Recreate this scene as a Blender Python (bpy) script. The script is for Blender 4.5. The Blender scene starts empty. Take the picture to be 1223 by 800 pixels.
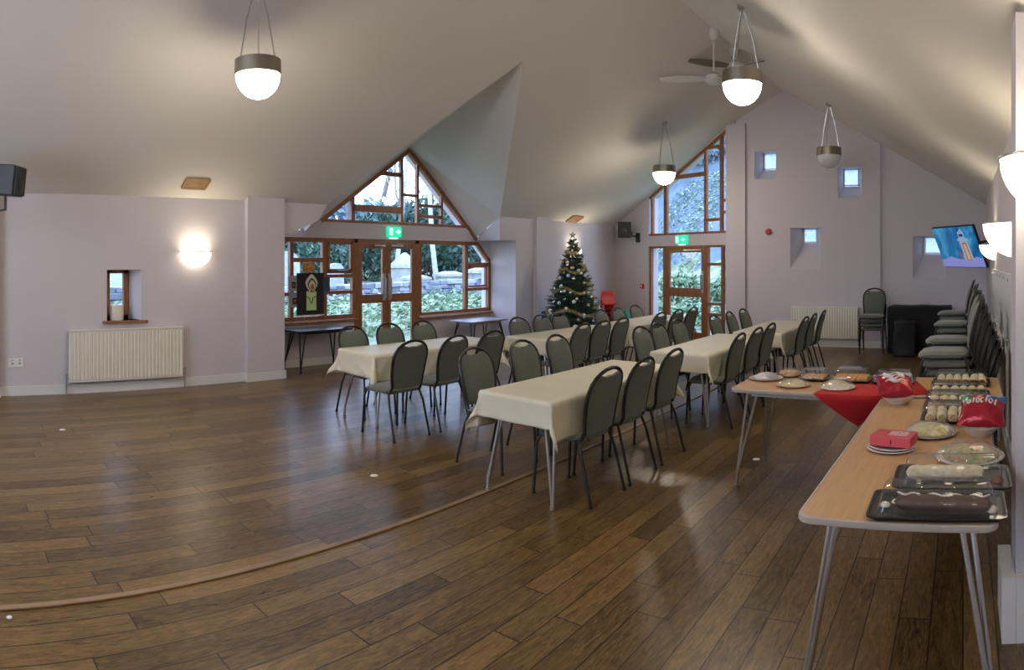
import bpy, bmesh, math, random
from math import sin, cos, pi, radians, hypot, atan2, sqrt
from mathutils import Vector, Matrix, noise
from mathutils.geometry import tessellate_polygon

random.seed(7)
SC = bpy.context.scene
COL = SC.collection

# ------------------------------------------------------------------ camera
# the photograph is a phone panorama: upright cylinder, 790 px per radian
F, XV, YH, CAM_H = 790.0, 1150.0, 310.0, 1.68
cam = bpy.data.cameras.new('camera')
cam.type = 'PANO'
cam.panorama_type = 'CENTRAL_CYLINDRICAL'
cam.central_cylindrical_radius = 1.0
cam.central_cylindrical_range_u_min = -611.5 / F
cam.central_cylindrical_range_u_max = 611.5 / F
cam.central_cylindrical_range_v_min = -(800 - YH) / F
cam.central_cylindrical_range_v_max = YH / F
cam.clip_start = 0.02
cam_ob = bpy.data.objects.new('camera', cam)
cam_ob.location = (0, 0, CAM_H)
cam_ob.rotation_euler = (pi / 2, 0, -(611.5 - XV) / F)
COL.objects.link(cam_ob)
SC.camera = cam_ob

# ------------------------------------------------------------------ colour management, world
SC.view_settings.view_transform = 'Standard'
SC.view_settings.look = 'None'
SC.view_settings.exposure = 0.6
SC.view_settings.gamma = 1.0
SC.view_settings.use_curve_mapping = False
SC.cycles.max_bounces = 8
SC.cycles.diffuse_bounces = 4
SC.cycles.glossy_bounces = 3
SC.cycles.transmission_bounces = 6
SC.cycles.transparent_max_bounces = 16
SC.cycles.sample_clamp_indirect = 6.0
SC.cycles.caustics_reflective = False
SC.cycles.caustics_refractive = False
SC.cycles.use_denoising = True

SKY_STRENGTH = 4.6
PENDANT = 40.0       # emission of the lit pendant bowls
WALL_BOWL = 3.6      # emission of the wall light bowls
WALL_UP = 5.0       # watts thrown upwards by each wall light

w = bpy.data.worlds.new('overcast_sky')
SC.world = w
w.use_nodes = True
nt = w.node_tree
nt.nodes.clear()
wo = nt.nodes.new('ShaderNodeOutputWorld')
bg = nt.nodes.new('ShaderNodeBackground')
tc = nt.nodes.new('ShaderNodeTexCoord')
sx = nt.nodes.new('ShaderNodeSeparateXYZ')
rp = nt.nodes.new('ShaderNodeValToRGB')
rp.color_ramp.elements[0].position = 0.0
rp.color_ramp.elements[0].color = (0.66, 0.77, 1.0, 1)
rp.color_ramp.elements[1].position = 0.6
rp.color_ramp.elements[1].color = (0.50, 0.63, 1.0, 1)
nt.links.new(tc.outputs['Generated'], sx.inputs[0])
nt.links.new(sx.outputs['Z'], rp.inputs[0])
nt.links.new(rp.outputs[0], bg.inputs['Color'])
bg.inputs['Strength'].default_value = SKY_STRENGTH
nt.links.new(bg.outputs[0], wo.inputs[0])

# ------------------------------------------------------------------ materials
MATS = {}
def mat(name, col=(0.5, 0.5, 0.5), rough=0.6, metal=0.0, emit=None, es=0.0, alpha=None, noise_amt=0.0, noise_scale=8.0, bump=0.0, bump_scale=40.0, sheen=0.0, spec=0.5, stretch=None):
    if name in MATS:
        return MATS[name]
    m = bpy.data.materials.new(name)
    m.use_nodes = True
    n = m.node_tree.nodes
    l = m.node_tree.links
    b = n['Principled BSDF']
    b.inputs['Base Color'].default_value = (*col, 1)
    b.inputs['Roughness'].default_value = rough
    b.inputs['Metallic'].default_value = metal
    b.inputs['Specular IOR Level'].default_value = spec
    if sheen:
        b.inputs['Sheen Weight'].default_value = sheen
    if emit:
        b.inputs['Emission Color'].default_value = (*emit, 1)
        b.inputs['Emission Strength'].default_value = es
    if noise_amt or bump:
        t = n.new('ShaderNodeTexCoord')
        mp = n.new('ShaderNodeMapping')
        if stretch:
            mp.inputs['Scale'].default_value = stretch
        l.new(t.outputs['Object'], mp.inputs[0])
    if noise_amt:
        nz = n.new('ShaderNodeTexNoise')
        nz.inputs['Scale'].default_value = noise_scale
        nz.inputs['Detail'].default_value = 5
        l.new(mp.outputs[0], nz.inputs['Vector'])
        r = n.new('ShaderNodeValToRGB')
        r.color_ramp.elements[0].position = 0.3
        r.color_ramp.elements[1].position = 0.7
        lo = tuple(max(0, c * (1 - noise_amt)) for c in col)
        hi = tuple(min(1, c * (1 + noise_amt)) for c in col)
        r.color_ramp.elements[0].color = (*lo, 1)
        r.color_ramp.elements[1].color = (*hi, 1)
        l.new(nz.outputs['Fac'], r.inputs[0])
        l.new(r.outputs[0], b.inputs['Base Color'])
    if bump:
        nz2 = n.new('ShaderNodeTexNoise')
        nz2.inputs['Scale'].default_value = bump_scale
        nz2.inputs['Detail'].default_value = 4
        l.new(mp.outputs[0], nz2.inputs['Vector'])
        bp = n.new('ShaderNodeBump')
        bp.inputs['Strength'].default_value = bump
        bp.inputs['Distance'].default_value = 0.01
        l.new(nz2.outputs['Fac'], bp.inputs['Height'])
        l.new(bp.outputs[0], b.inputs['Normal'])
    MATS[name] = m
    return m

def ramp_mat(name, stops, scale, rough=0.6, detail=5, tex='noise', stretch=(1, 1, 1), bump=0.0, emit=0.0, coord='Object', dist=0.0):
    m = bpy.data.materials.new(name)
    m.use_nodes = True
    n = m.node_tree.nodes
    l = m.node_tree.links
    b = n['Principled BSDF']
    b.inputs['Roughness'].default_value = rough
    t = n.new('ShaderNodeTexCoord')
    mp = n.new('ShaderNodeMapping')
    mp.inputs['Scale'].default_value = stretch
    l.new(t.outputs[coord], mp.inputs[0])
    if tex == 'noise':
        z = n.new('ShaderNodeTexNoise')
        z.inputs['Detail'].default_value = detail
        z.inputs['Distortion'].default_value = dist
        out = z.outputs['Fac']
    else:
        z = n.new('ShaderNodeTexVoronoi')
        out = z.outputs['Color'] if tex == 'cells' else z.outputs['Distance']
    z.inputs['Scale'].default_value = scale
    l.new(mp.outputs[0], z.inputs['Vector'])
    r = n.new('ShaderNodeValToRGB')
    while len(r.color_ramp.elements) < len(stops):
        r.color_ramp.elements.new(0.5)
    for e, (p, c) in zip(r.color_ramp.elements, stops):
        e.position = p
        e.color = (*c, 1)
    l.new(out, r.inputs[0])
    l.new(r.outputs[0], b.inputs['Base Color'])
    if emit:
        l.new(r.outputs[0], b.inputs['Emission Color'])
        b.inputs['Emission Strength'].default_value = emit
    if bump:
        bp = n.new('ShaderNodeBump')
        bp.inputs['Strength'].default_value = bump
        bp.inputs['Distance'].default_value = 0.02
        l.new(out, bp.inputs['Height'])
        l.new(bp.outputs[0], b.inputs['Normal'])
    MATS[name] = m
    return m

def glass_mat(name, tint=(1, 1, 1), gloss_rough=0.02, milky=0.0, ior=1.45, milk_col=(0.9, 0.92, 0.95)):
    m = bpy.data.materials.new(name)
    m.use_nodes = True
    n = m.node_tree.nodes
    l = m.node_tree.links
    n.clear()
    o = n.new('ShaderNodeOutputMaterial')
    tr = n.new('ShaderNodeBsdfTransparent')
    tr.inputs[0].default_value = (*tint, 1)
    gl = n.new('ShaderNodeBsdfGlossy')
    gl.inputs['Roughness'].default_value = gloss_rough
    lw = n.new('ShaderNodeLayerWeight')
    lw.inputs[0].default_value = 0.5
    pw = n.new('ShaderNodeMath')
    pw.operation = 'POWER'
    l.new(lw.outputs['Facing'], pw.inputs[0])
    pw.inputs[1].default_value = 5.0
    fr = n.new('ShaderNodeMapRange')
    fr.inputs['To Min'].default_value = ((ior - 1) / (ior + 1)) ** 2
    fr.inputs['To Max'].default_value = 1.0
    l.new(pw.outputs[0], fr.inputs['Value'])
    mx = n.new('ShaderNodeMixShader')
    l.new(fr.outputs[0], mx.inputs[0])
    l.new(tr.outputs[0], mx.inputs[1])
    l.new(gl.outputs[0], mx.inputs[2])
    last = mx
    if milky:
        df = n.new('ShaderNodeBsdfDiffuse')
        df.inputs[0].default_value = (*milk_col, 1)
        m2 = n.new('ShaderNodeMixShader')
        m2.inputs[0].default_value = milky
        l.new(mx.outputs[0], m2.inputs[1])
        l.new(df.outputs[0], m2.inputs[2])
        last = m2
    l.new(last.outputs[0], o.inputs[0])
    MATS[name] = m
    return m

M_WALL = mat('lilac_wall_paint', (0.62, 0.575, 0.60), 0.65, bump=0.05, bump_scale=120)
M_CEIL = mat('ceiling_paint', (0.74, 0.70, 0.64), 0.7)
M_SKIRT = mat('white_gloss_paint', (0.74, 0.73, 0.70), 0.35)
M_RAD = mat('cream_radiator_paint', (0.78, 0.75, 0.64), 0.4)
M_FRAME = ramp_mat('stained_wood', [(0.3, (0.20, 0.078, 0.028)), (0.7, (0.36, 0.15, 0.055))], 6, 0.4, stretch=(6, 6, 1))
M_VENT = mat('pale_wood', (0.42, 0.25, 0.12), 0.6, noise_amt=0.2)
M_STEEL = mat('brushed_steel', (0.55, 0.54, 0.52), 0.3, 1.0)
M_BRASS = mat('brushed_bronze', (0.30, 0.27, 0.22), 0.38, 1.0, bump=0.1, bump_scale=200, stretch=(1, 1, 12))
M_TUBE = mat('black_tube', (0.012, 0.012, 0.012), 0.35)
M_FABRIC = mat('grey_green_fabric', (0.115, 0.135, 0.105), 0.85, noise_amt=0.12, noise_scale=60, bump=0.25, bump_scale=300, sheen=0.3)
M_LEG = mat('silver_grey_leg', (0.42, 0.40, 0.36), 0.35, 0.7)
M_TOP = ramp_mat('beech_laminate', [(0.35, (0.56, 0.33, 0.15)), (0.65, (0.63, 0.385, 0.19))], 4, 0.35, stretch=(14, 1, 4))
M_EDGE = mat('grey_edging', (0.33, 0.31, 0.28), 0.45)
M_BEAD = mat('light_edge_bead', (0.46, 0.42, 0.36), 0.45)
M_BLACK = mat('black_plastic', (0.012, 0.012, 0.013), 0.45)
M_DKMET = mat('dark_metal', (0.03, 0.03, 0.03), 0.4, 0.5)
M_WHITE = mat('white_plastic', (0.78, 0.78, 0.76), 0.4)
M_RED = mat('red_plastic', (0.55, 0.02, 0.015), 0.4)
M_GLASS = glass_mat('window_glass', (0.93, 0.97, 1.0), 0.01)
M_CLEAR = glass_mat('clear_lid_plastic', (0.95, 0.95, 0.95), 0.05, 0.012, 1.7)
M_FILM = glass_mat('cling_film', (0.94, 0.94, 0.95), 0.15, 0.05, 1.6)
M_BOWL = mat('lit_opal_glass', (0.9, 0.88, 0.84), 0.3, emit=(1.0, 0.87, 0.70), es=PENDANT)
M_BOWL_OFF = mat('unlit_opal_glass', (0.72, 0.71, 0.68), 0.12)
M_WBOWL = mat('lit_wall_light_glass', (0.9, 0.88, 0.8), 0.3, emit=(1.0, 0.88, 0.66), es=WALL_BOWL)

def cloth_mat(name, col, rough=0.55):
    return mat(name, col, rough, noise_amt=0.04, noise_scale=3, bump=0.25, bump_scale=9, spec=0.4)
M_CLOTH = cloth_mat('cream_tablecloth', (0.70, 0.655, 0.50), 0.42)
M_REDCLOTH = mat('red_cloth', (0.50, 0.012, 0.012), 0.75, bump=0.3, bump_scale=15)

# floor: staggered oak boards running along Y, as nodes
def floor_mat():
    m = bpy.data.materials.new('oak_board_floor')
    m.use_nodes = True
    n = m.node_tree.nodes
    l = m.node_tree.links
    b = n['Principled BSDF']
    def math_(op, a, bb=None, c=None):
        x = n.new('ShaderNodeMath')
        x.operation = op
        for i, v in enumerate((a, bb, c)):
            if v is None:
                continue
            if isinstance(v, (int, float)):
                x.inputs[i].default_value = v
            else:
                l.new(v, x.inputs[i])
        return x.outputs[0]
    t = n.new('ShaderNodeTexCoord')
    s = n.new('ShaderNodeSeparateXYZ')
    l.new(t.outputs['Object'], s.inputs[0])
    X, Y = s.outputs['X'], s.outputs['Y']
    BW, BL = 0.15, 1.25
    fx = math_('DIVIDE', X, BW)
    ix = math_('FLOOR', fx)
    wn = n.new('ShaderNodeTexWhiteNoise')
    wn.noise_dimensions = '1D'
    l.new(ix, wn.inputs['W'])
    fy = math_('ADD', math_('DIVIDE', Y, BL), math_('MULTIPLY', wn.outputs['Value'], 7.0))
    iy = math_('FLOOR', fy)
    cb = n.new('ShaderNodeCombineXYZ')
    l.new(ix, cb.inputs[0])
    l.new(iy, cb.inputs[1])
    w2 = n.new('ShaderNodeTexWhiteNoise')
    w2.noise_dimensions = '3D'
    l.new(cb.outputs[0], w2.inputs['Vector'])
    # grain
    off = n.new('ShaderNodeVectorMath')
    off.operation = 'MULTIPLY_ADD'
    l.new(w2.outputs['Color'], off.inputs[0])
    off.inputs[1].default_value = (9, 9, 9)
    l.new(t.outputs['Object'], off.inputs[2])
    mp = n.new('ShaderNodeMapping')
    mp.inputs['Scale'].default_value = (22, 3.2, 1)
    l.new(off.outputs[0], mp.inputs[0])
    g = n.new('ShaderNodeTexNoise')
    g.inputs['Scale'].default_value = 1.6
    g.inputs['Detail'].default_value = 8
    g.inputs['Roughness'].default_value = 0.78
    g.inputs['Distortion'].default_value = 1.6
    l.new(mp.outputs[0], g.inputs['Vector'])
    wear = n.new('ShaderNodeTexNoise')
    wear.inputs['Scale'].default_value = 0.9
    wear.inputs['Detail'].default_value = 4
    l.new(t.outputs['Object'], wear.inputs['Vector'])
    r = n.new('ShaderNodeValToRGB')
    cr = r.color_ramp
    cr.elements[0].position = 0.24
    cr.elements[0].color = (0.034, 0.020, 0.006, 1)
    cr.elements[1].position = 0.80
    cr.elements[1].color = (0.31, 0.190, 0.068, 1)
    e = cr.elements.new(0.5)
    e.color = (0.150, 0.089, 0.030, 1)
    tone = math_('ADD', math_('MULTIPLY', w2.outputs['Value'], 0.24), math_('ADD', math_('MULTIPLY', math_('SUBTRACT', g.outputs['Fac'], 0.22), 1.35), math_('MULTIPLY', wear.outputs['Fac'], 0.16)))
    tone = math_('SUBTRACT', tone, 0.08)
    l.new(tone, r.inputs[0])
    # seams
    ax = math_('ABSOLUTE', math_('SUBTRACT', math_('FRACT', fx), 0.5))
    ay = math_('ABSOLUTE', math_('SUBTRACT', math_('FRACT', fy), 0.5))
    seam = math_('MAXIMUM', math_('GREATER_THAN', ax, 0.5 - 0.0030 / BW), math_('GREATER_THAN', ay, 0.5 - 0.0034 / BL))
    mx = n.new('ShaderNodeMix')
    mx.data_type = 'RGBA'
    l.new(seam, mx.inputs['Factor'])
    l.new(r.outputs[0], mx.inputs[6])
    mx.inputs[7].default_value = (0.007, 0.0045, 0.0025, 1)
    l.new(mx.outputs[2], b.inputs['Base Color'])
    rr = n.new('ShaderNodeMapRange')
    rr.inputs['To Min'].default_value = 0.20
    rr.inputs['To Max'].default_value = 0.42
    l.new(g.outputs['Fac'], rr.inputs['Value'])
    l.new(rr.outputs[0], b.inputs['Roughness'])
    hgt = math_('SUBTRACT', math_('MULTIPLY', g.outputs['Fac'], 0.25), math_('MULTIPLY', seam, 1.0))
    bp = n.new('ShaderNodeBump')
    bp.inputs['Strength'].default_value = 0.35
    bp.inputs['Distance'].default_value = 0.004
    l.new(hgt, bp.inputs['Height'])
    l.new(bp.outputs[0], b.inputs['Normal'])
    return m
M_FLOOR = floor_mat()

# ------------------------------------------------------------------ mesh helpers
def smooth(me, angle=38):
    me.shade_smooth()
    me.set_sharp_from_angle(angle=radians(angle))

def obj(name, bm, m, parent=None, label=None, loc=None, rotz=None, sm=True, kind=None, bevel=0, recalc=True):
    me = bpy.data.meshes.new(name)
    if recalc:
        bmesh.ops.recalc_face_normals(bm, faces=bm.faces)
    bm.to_mesh(me)
    bm.free()
    for x in (m if isinstance(m, (list, tuple)) else [m]):
        me.materials.append(x)
    if sm:
        smooth(me)
    o = bpy.data.objects.new(name, me)
    COL.objects.link(o)
    if parent is not None:
        o.parent = parent
    if loc is not None:
        o.location = loc
    if rotz is not None:
        o.rotation_euler = (0, 0, rotz)
    if label:
        o['label'] = label
    if kind:
        o['kind'] = kind
    if bevel:
        md = o.modifiers.new('bevel', 'BEVEL')
        md.width = bevel
        md.segments = 2
        md.limit_method = 'ANGLE'
        md.angle_limit = radians(50)
    return o

def tag(o, label, cat, group=None, kind=None):
    o['label'] = label
    o['category'] = cat
    if group:
        o['group'] = group
    if kind:
        o['kind'] = kind
    return o

def thing(name, label, cat, loc=(0, 0, 0), rotz=0.0, group=None):
    o = bpy.data.objects.new(name, None)
    o.empty_display_size = 0.1
    COL.objects.link(o)
    o.location = loc
    o.rotation_euler = (0, 0, rotz)
    return tag(o, label, cat, group)

def dup(root, loc=None, rotz=None, label=None, group=None, rot=None):
    r = root.copy()
    COL.objects.link(r)
    if loc is not None:
        r.location = loc
    if rotz is not None:
        r.rotation_euler = (0, 0, rotz)
    if rot is not None:
        r.rotation_euler = rot
    if label:
        r['label'] = label
    if group:
        r['group'] = group
    for ch in list(root.children):
        c = ch.copy()
        COL.objects.link(c)
        c.parent = r
        for g in list(ch.children):
            d = g.copy()
            COL.objects.link(d)
            d.parent = c
    return r

def B():
    return bmesh.new()

def box(bm, c, s, rot=None, mi=0):
    r = bmesh.ops.create_cube(bm, size=1)
    M = Matrix.Translation(c)
    if rot is not None:
        M = M @ (rot if isinstance(rot, Matrix) else Matrix.Rotation(rot, 4, 'Z'))
    M = M @ Matrix.Diagonal((s[0], s[1], s[2], 1))
    bmesh.ops.transform(bm, matrix=M, verts=r['verts'])
    for v in r['verts']:
        for f in v.link_faces:
            f.material_index = mi
    return r['verts']

def boxb(bm, x0, x1, y0, y1, z0, z1, mi=0):
    return box(bm, ((x0 + x1) / 2, (y0 + y1) / 2, (z0 + z1) / 2), (abs(x1 - x0), abs(y1 - y0), abs(z1 - z0)), mi=mi)

def tube(bm, pts, r, n=8, closed=False, mi=0, caps=True):
    pts = [Vector(p) for p in pts]
    N = len(pts)
    rs = r if isinstance(r, (list, tuple)) else [r] * N
    rings = []
    up = None
    for i, p in enumerate(pts):
        if closed:
            d = pts[(i + 1) % N] - pts[i - 1]
        else:
            d = pts[min(i + 1, N - 1)] - pts[max(i - 1, 0)]
        d.normalize()
        if up is None:
            up = Vector((0, 0, 1)) if abs(d.z) < 0.9 else Vector((1, 0, 0))
            up = (up - d * up.dot(d)).normalized()
        else:
            up = (up - d * up.dot(d))
            up = up.normalized() if up.length > 1e-6 else d.orthogonal().normalized()
        s = d.cross(up)
        rings.append([bm.verts.new(p + (up * cos(2 * pi * k / n) + s * sin(2 * pi * k / n)) * rs[i]) for k in range(n)])
    for i in range(N if closed else N - 1):
        a, b = rings[i], rings[(i + 1) % N]
        for k in range(n):
            f = bm.faces.new((a[k], a[(k + 1) % n], b[(k + 1) % n], b[k]))
            f.material_index = mi
    if not closed and caps:
        bm.faces.new(rings[0][::-1]).material_index = mi
        bm.faces.new(rings[-1]).material_index = mi
    return rings

def lathe(bm, prof, n=24, c=(0, 0, 0), a0=0.0, a1=2 * pi, mi=0):
    full = abs(a1 - a0 - 2 * pi) < 1e-6
    cols = []
    cnt = n if full else n + 1
    for k in range(cnt):
        a = a0 + (a1 - a0) * k / n
        cols.append([bm.verts.new((c[0] + r * cos(a), c[1] + r * sin(a), c[2] + z)) for r, z in prof])
    for k in range(n if full else n):
        A, Bc = cols[k], cols[(k + 1) % cnt]
        for i in range(len(prof) - 1):
            f = bm.faces.new((A[i], Bc[i], Bc[i + 1], A[i + 1]))
            f.material_index = mi
    bmesh.ops.remove_doubles(bm, verts=[v for cc in cols for v in cc], dist=1e-5)

def prism(bm, poly, z0, z1, mi=0):
    a = [bm.verts.new((x, y, z0)) for x, y in poly]
    b = [bm.verts.new((x, y, z1)) for x, y in poly]
    n = len(poly)
    bm.faces.new(a[::-1]).material_index = mi
    bm.faces.new(b).material_index = mi
    for i in range(n):
        bm.faces.new((a[i], a[(i + 1) % n], b[(i + 1) % n], b[i])).material_index = mi

def plate(bm, outer, holes, place, d0, d1, back_holes=None, mi=0):
    """a slab with holes: polygons in (u, v), place(u, v, d) -> world; back holes may differ (splayed)"""
    loops0 = [outer] + holes
    loops1 = [outer] + (back_holes or holes)
    rings = []
    for d, loops in ((d0, loops0), (d1, loops1)):
        vs = [[bm.verts.new(place(u, v, d)) for u, v in lp] for lp in loops]
        flat = [v for lp in vs for v in lp]
        tris = tessellate_polygon([[Vector((u, v, 0)) for u, v in lp] for lp in loops])
        for t in tris:
            try:
                bm.faces.new([flat[i] for i in t]).material_index = mi
            except ValueError:
                pass
        rings.append(vs)
    for la, lb in zip(rings[0], rings[1]):
        n = len(la)
        for i in range(n):
            bm.faces.new((la[i], la[(i + 1) % n], lb[(i + 1) % n], lb[i])).material_index = mi

def bar(bm, place, a, b, wd, d0, d1):
    """a straight bar in a wall plane from a to b (u, v), width wd"""
    ax, ay = a
    bx_, by = b
    L = hypot(bx_ - ax, by - ay)
    nx, ny = -(by - ay) / L * wd / 2, (bx_ - ax) / L * wd / 2
    q = [(ax + nx, ay + ny), (bx_ + nx, by + ny), (bx_ - nx, by - ny), (ax - nx, ay - ny)]
    v0 = [bm.verts.new(place(u, v, d0)) for u, v in q]
    v1 = [bm.verts.new(place(u, v, d1)) for u, v in q]
    bm.faces.new(v0)
    bm.faces.new(v1[::-1])
    for i in range(4):
        bm.faces.new((v0[i], v0[(i + 1) % 4], v1[(i + 1) % 4], v1[i]))

def rbar(bm, place, u0, v0, u1, v1, d0, d1):
    bar(bm, place, (u0, (v0 + v1) / 2), (u1, (v0 + v1) / 2), abs(v1 - v0), d0, d1)

def struct(name, bm, m, parent=None, label=None, **k):
    o = obj(name, bm, m, parent, label, **k)
    if parent is None:
        o['kind'] = 'structure'
    return o

# ================================================================== THE SETTING
XL, XR = -8.1, 0.40          # left and right wall faces
XB = -8.75                   # glazed wall of the bay
YF = 12.5                    # far wall
YN = -3.2                    # wall behind the camera
RX, RZ = -3.5, 5.0           # ridge
SL, SR = 0.543, 0.58
P, Q = (-4.6, 12.5), (-8.1, 13.98)
def ceil_z(x):
    return RZ - SL * (RX - x) if x < RX else RZ - SR * (x - RX)

bm = B()
prism(bm, [(-9.02, YN - .3), (1.2, YN - .3), (1.2, 12.9), (-4.5, 12.85), (-8.3, 14.4), (-9.02, 14.4)], -.2, 0)
struct('floor', bm, M_FLOOR, sm=False)

# ceiling: two slopes and the small cross gable over the bay
bm = B()
zr = ceil_z(0.9)
pts = dict(
    rn=(RX, YN - .1, RZ), rf=(RX, YF + .3, RZ),
    en=(XL - .0, YN - .1, ceil_z(XL)), L=(XL, 5.66, 2.5), J=(-5.07, 6.47, 4.15), K=(XL, 9.62, 2.5),
    ef=(XL, 14.3, ceil_z(XL)), pf=(-4.6, YF + .3, ceil_z(-4.6)),
    A=(XB - .1, 7.9, 3.66), Bf=(XB - .1, 9.68, 2.05), Bl=(XB - .1, 5.68, 2.05),
    wn=(0.9, YN - .1, zr), wf=(0.9, YF + .3, zr))
V = {k: bm.verts.new(p) for k, p in pts.items()}
def fc(*ks):
    return bm.faces.new([V[k] for k in ks])
fc('rn', 'rf', 'wf', 'wn')
fc('rn', 'en', 'L', 'J')
fc('rn', 'J', 'rf')
fc('rf', 'J', 'K', 'pf')
fc('pf', 'K', 'ef')
fc('J', 'L', 'A')
fc('L', 'Bl', 'A')
fc('J', 'A', 'K')
fc('A', 'Bf', 'K')
for f in bm.faces:
    f.normal_update()
    if f.normal.z > 0:
        f.normal_flip()
o = struct('ceiling', bm, M_CEIL, sm=False, recalc=False)
md = o.modifiers.new('thickness', 'SOLIDIFY')
md.thickness = 0.12
md.offset = -1
# flat soffits beside the bay gable, with the upstand that carries the eaves
bm = B()
hp_ = [(4.86, 2.05), (5.02, 2.05), (5.50, 2.26), (5.66, 2.50), (5.66, 2.53), (4.86, 2.53)]
a_ = [bm.verts.new((XB, y, z)) for y, z in hp_]
c_ = [bm.verts.new((XL, y, z)) for y, z in hp_]
bm.faces.new(a_)
bm.faces.new(c_[::-1])
for i in range(6):
    bm.faces.new((a_[i], a_[(i + 1) % 6], c_[(i + 1) % 6], c_[i]))
struct('trim_1', bm, M_WALL, sm=False)
bm = B()
boxb(bm, XB, XL, 9.66, 10.1, 2.05, 2.12)
boxb(bm, XL - .12, XL, 9.62, 10.1, 2.05, 2.52)
a_ = [bm.verts.new(p) for p in ((XB - .05, 9.665, 2.05), (XL, 9.625, 2.05), (XL, 9.625, 2.51))]
c_ = [bm.verts.new((v.co.x, v.co.y + .03, v.co.z)) for v in a_]
bm.faces.new(a_)
bm.faces.new(c_[::-1])
for i in range(3):
    bm.faces.new((a_[i], a_[(i + 1) % 3], c_[(i + 1) % 3], c_[i]))
struct('trim_2', bm, M_WALL, sm=False)

# left wall, near part, with the small recessed window
bm = B()
pl_left = lambda u, v, d: (XL - d, u, v)
plate(bm, [(YN - .3, -.1), (4.86, -.1), (4.86, 2.56), (YN - .3, 2.56)], [[(2.30, .90), (2.76, .90), (2.76, 1.55), (2.30, 1.55)]], pl_left, 0, 0.32,
      [[[2.36, .90], [2.66, .90], [2.66, 1.55], [2.36, 1.55]]])
boxb(bm, XL - .02, XL + .09, 4.27, 4.86, 0, 2.545)
boxb(bm, XB - .1, XL - .01, 4.56, 4.855, 0, 2.56)
boxb(bm, XL - .02, XL + .09, 0.20, 0.92, 0, 2.545)
struct('wall_left', bm, M_WALL, sm=False)
# left wall beyond the bay
bm = B()
boxb(bm, XL - .3, XL, 10.1, 14.3, 0, 2.56)
boxb(bm, XB - .1, XL - .3, 10.1, 10.4, 0, 2.56)
boxb(bm, XL - .02, XL + .09, 10.66, 11.12, 0, 2.55)
struct('wall_left_far', bm, M_WALL, sm=False)
# right wall: pier near the camera, long face, and the recess at the far end
bm = B()
boxb(bm, XR, XR + .3, YN - .3, 11.2, 0, 2.85)
boxb(bm, .75, 1.05, 11.2, YF + .3, 0, 2.7)
boxb(bm, .235, XR + .01, 2.93, 3.20, 0, 2.78)
struct('wall_right', bm, M_WALL, sm=False)
bm = B()
pl_near = lambda u, v, d: (u, YN - d, v)
near_hole = [(-5.7, .5), (-2.6, .5), (-2.6, 3.60), (-3.5, 4.2), (-5.7, 3.22)]
plate(bm, [(-9.0, 0), (1.2, 0), (1.2, ceil_z(1.2) + .05), (RX, RZ + .05), (-9.0, ceil_z(-9.0) + .05)], [near_hole], pl_near, 0, .3)
struct('wall_near', bm, M_WALL, sm=False)
bm = B()
for u, v1 in ((-5.66, 3.2), (-4.2, 3.85), (-2.64, 3.62)):
    bar(bm, pl_near, (u, .5), (u, v1), .07, .02, .09)
for v in (.53, 1.95):
    rbar(bm, pl_near, -5.7, v - .03, -2.6, v + .03, .02, .09)
bar(bm, pl_near, (-5.7, 3.19), (-3.5, 4.17), .07, .02, .09)
bar(bm, pl_near, (-3.5, 4.17), (-2.6, 3.57), .07, .02, .09)
fill_win = struct('window_11', bm, M_FRAME, sm=False, bevel=.006)  # unseen window, added behind the camera for soft daylight fill

# far wall with four splayed openings
pl_far = lambda u, v, d: (u, YF + d, v)
def quad(x0, x1, z0, z1):
    return [(x0, z0), (x1, z0), (x1, z1), (x0, z1)]
fr_h = [quad(-4.07, -3.63, 3.27, 3.83), quad(-2.39, -1.93, 2.86, 3.46), quad(-3.34, -2.73, 1.50, 2.30), quad(-.95, -.32, 1.32, 2.12)]
bk_h = [quad(-3.97, -3.67, 3.50, 3.83), quad(-2.33, -2.03, 3.13, 3.46), quad(-3.14, -2.87, 2.02, 2.30), quad(-.74, -.42, 1.80, 2.12)]
bm = B()
plate(bm, [(-4.6, -.1), (1.0, -.1), (1.0, ceil_z(1.0) + .05), (RX, RZ + .05), (-4.6, ceil_z(-4.6) + .05)], fr_h, pl_far, 0, 0.36, bk_h)
struct('wall_far', bm, M_WALL, sm=False)
bm = B()
prism(bm, [(-4.66, YF - .07), (-4.25, YF - .07), (-4.25, YF + .02), (-4.66, YF + .02)], 0, 4.39)
struct('trim_3', bm, M_WALL, sm=False)
bm = B()
prism(bm, [(-1.83, YF - .05), (-1.56, YF - .05), (-1.56, YF + .02), (-1.83, YF + .02)], 0, 3.86)
struct('trim_4', bm, M_WALL, sm=False)

# canted wall with the tall window and door
cl = hypot(Q[0] - P[0], Q[1] - P[1])
cu = ((Q[0] - P[0]) / cl, (Q[1] - P[1]) / cl)
cn = (cu[1], -cu[0])                 # outward
if cn[1] < 0:
    cn = (-cn[0], -cn[1])
def pl_cant(u, v, d):
    return (P[0] + cu[0] * u + cn[0] * d, P[1] + cu[1] * u + cn[1] * d, v)
def rake(u):
    return ceil_z(P[0] + cu[0] * u)
low_hole = [(-.04, 0), (2.55, 0), (2.55, 1.98), (-.04, 1.98)]
up_hole = [(-.04, 2.22), (2.55, 2.22), (2.55, rake(2.55) - .02), (-.04, rake(-.04) - .02)]
bm = B()
plate(bm, [(-.12, -.1), (cl + .05, -.1), (cl + .05, rake(cl) + .05), (-.12, rake(-.12) + .06)], [low_hole, up_hole], pl_cant, 0, 0.30)
struct('wall_canted', bm, M_WALL, sm=False)

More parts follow.
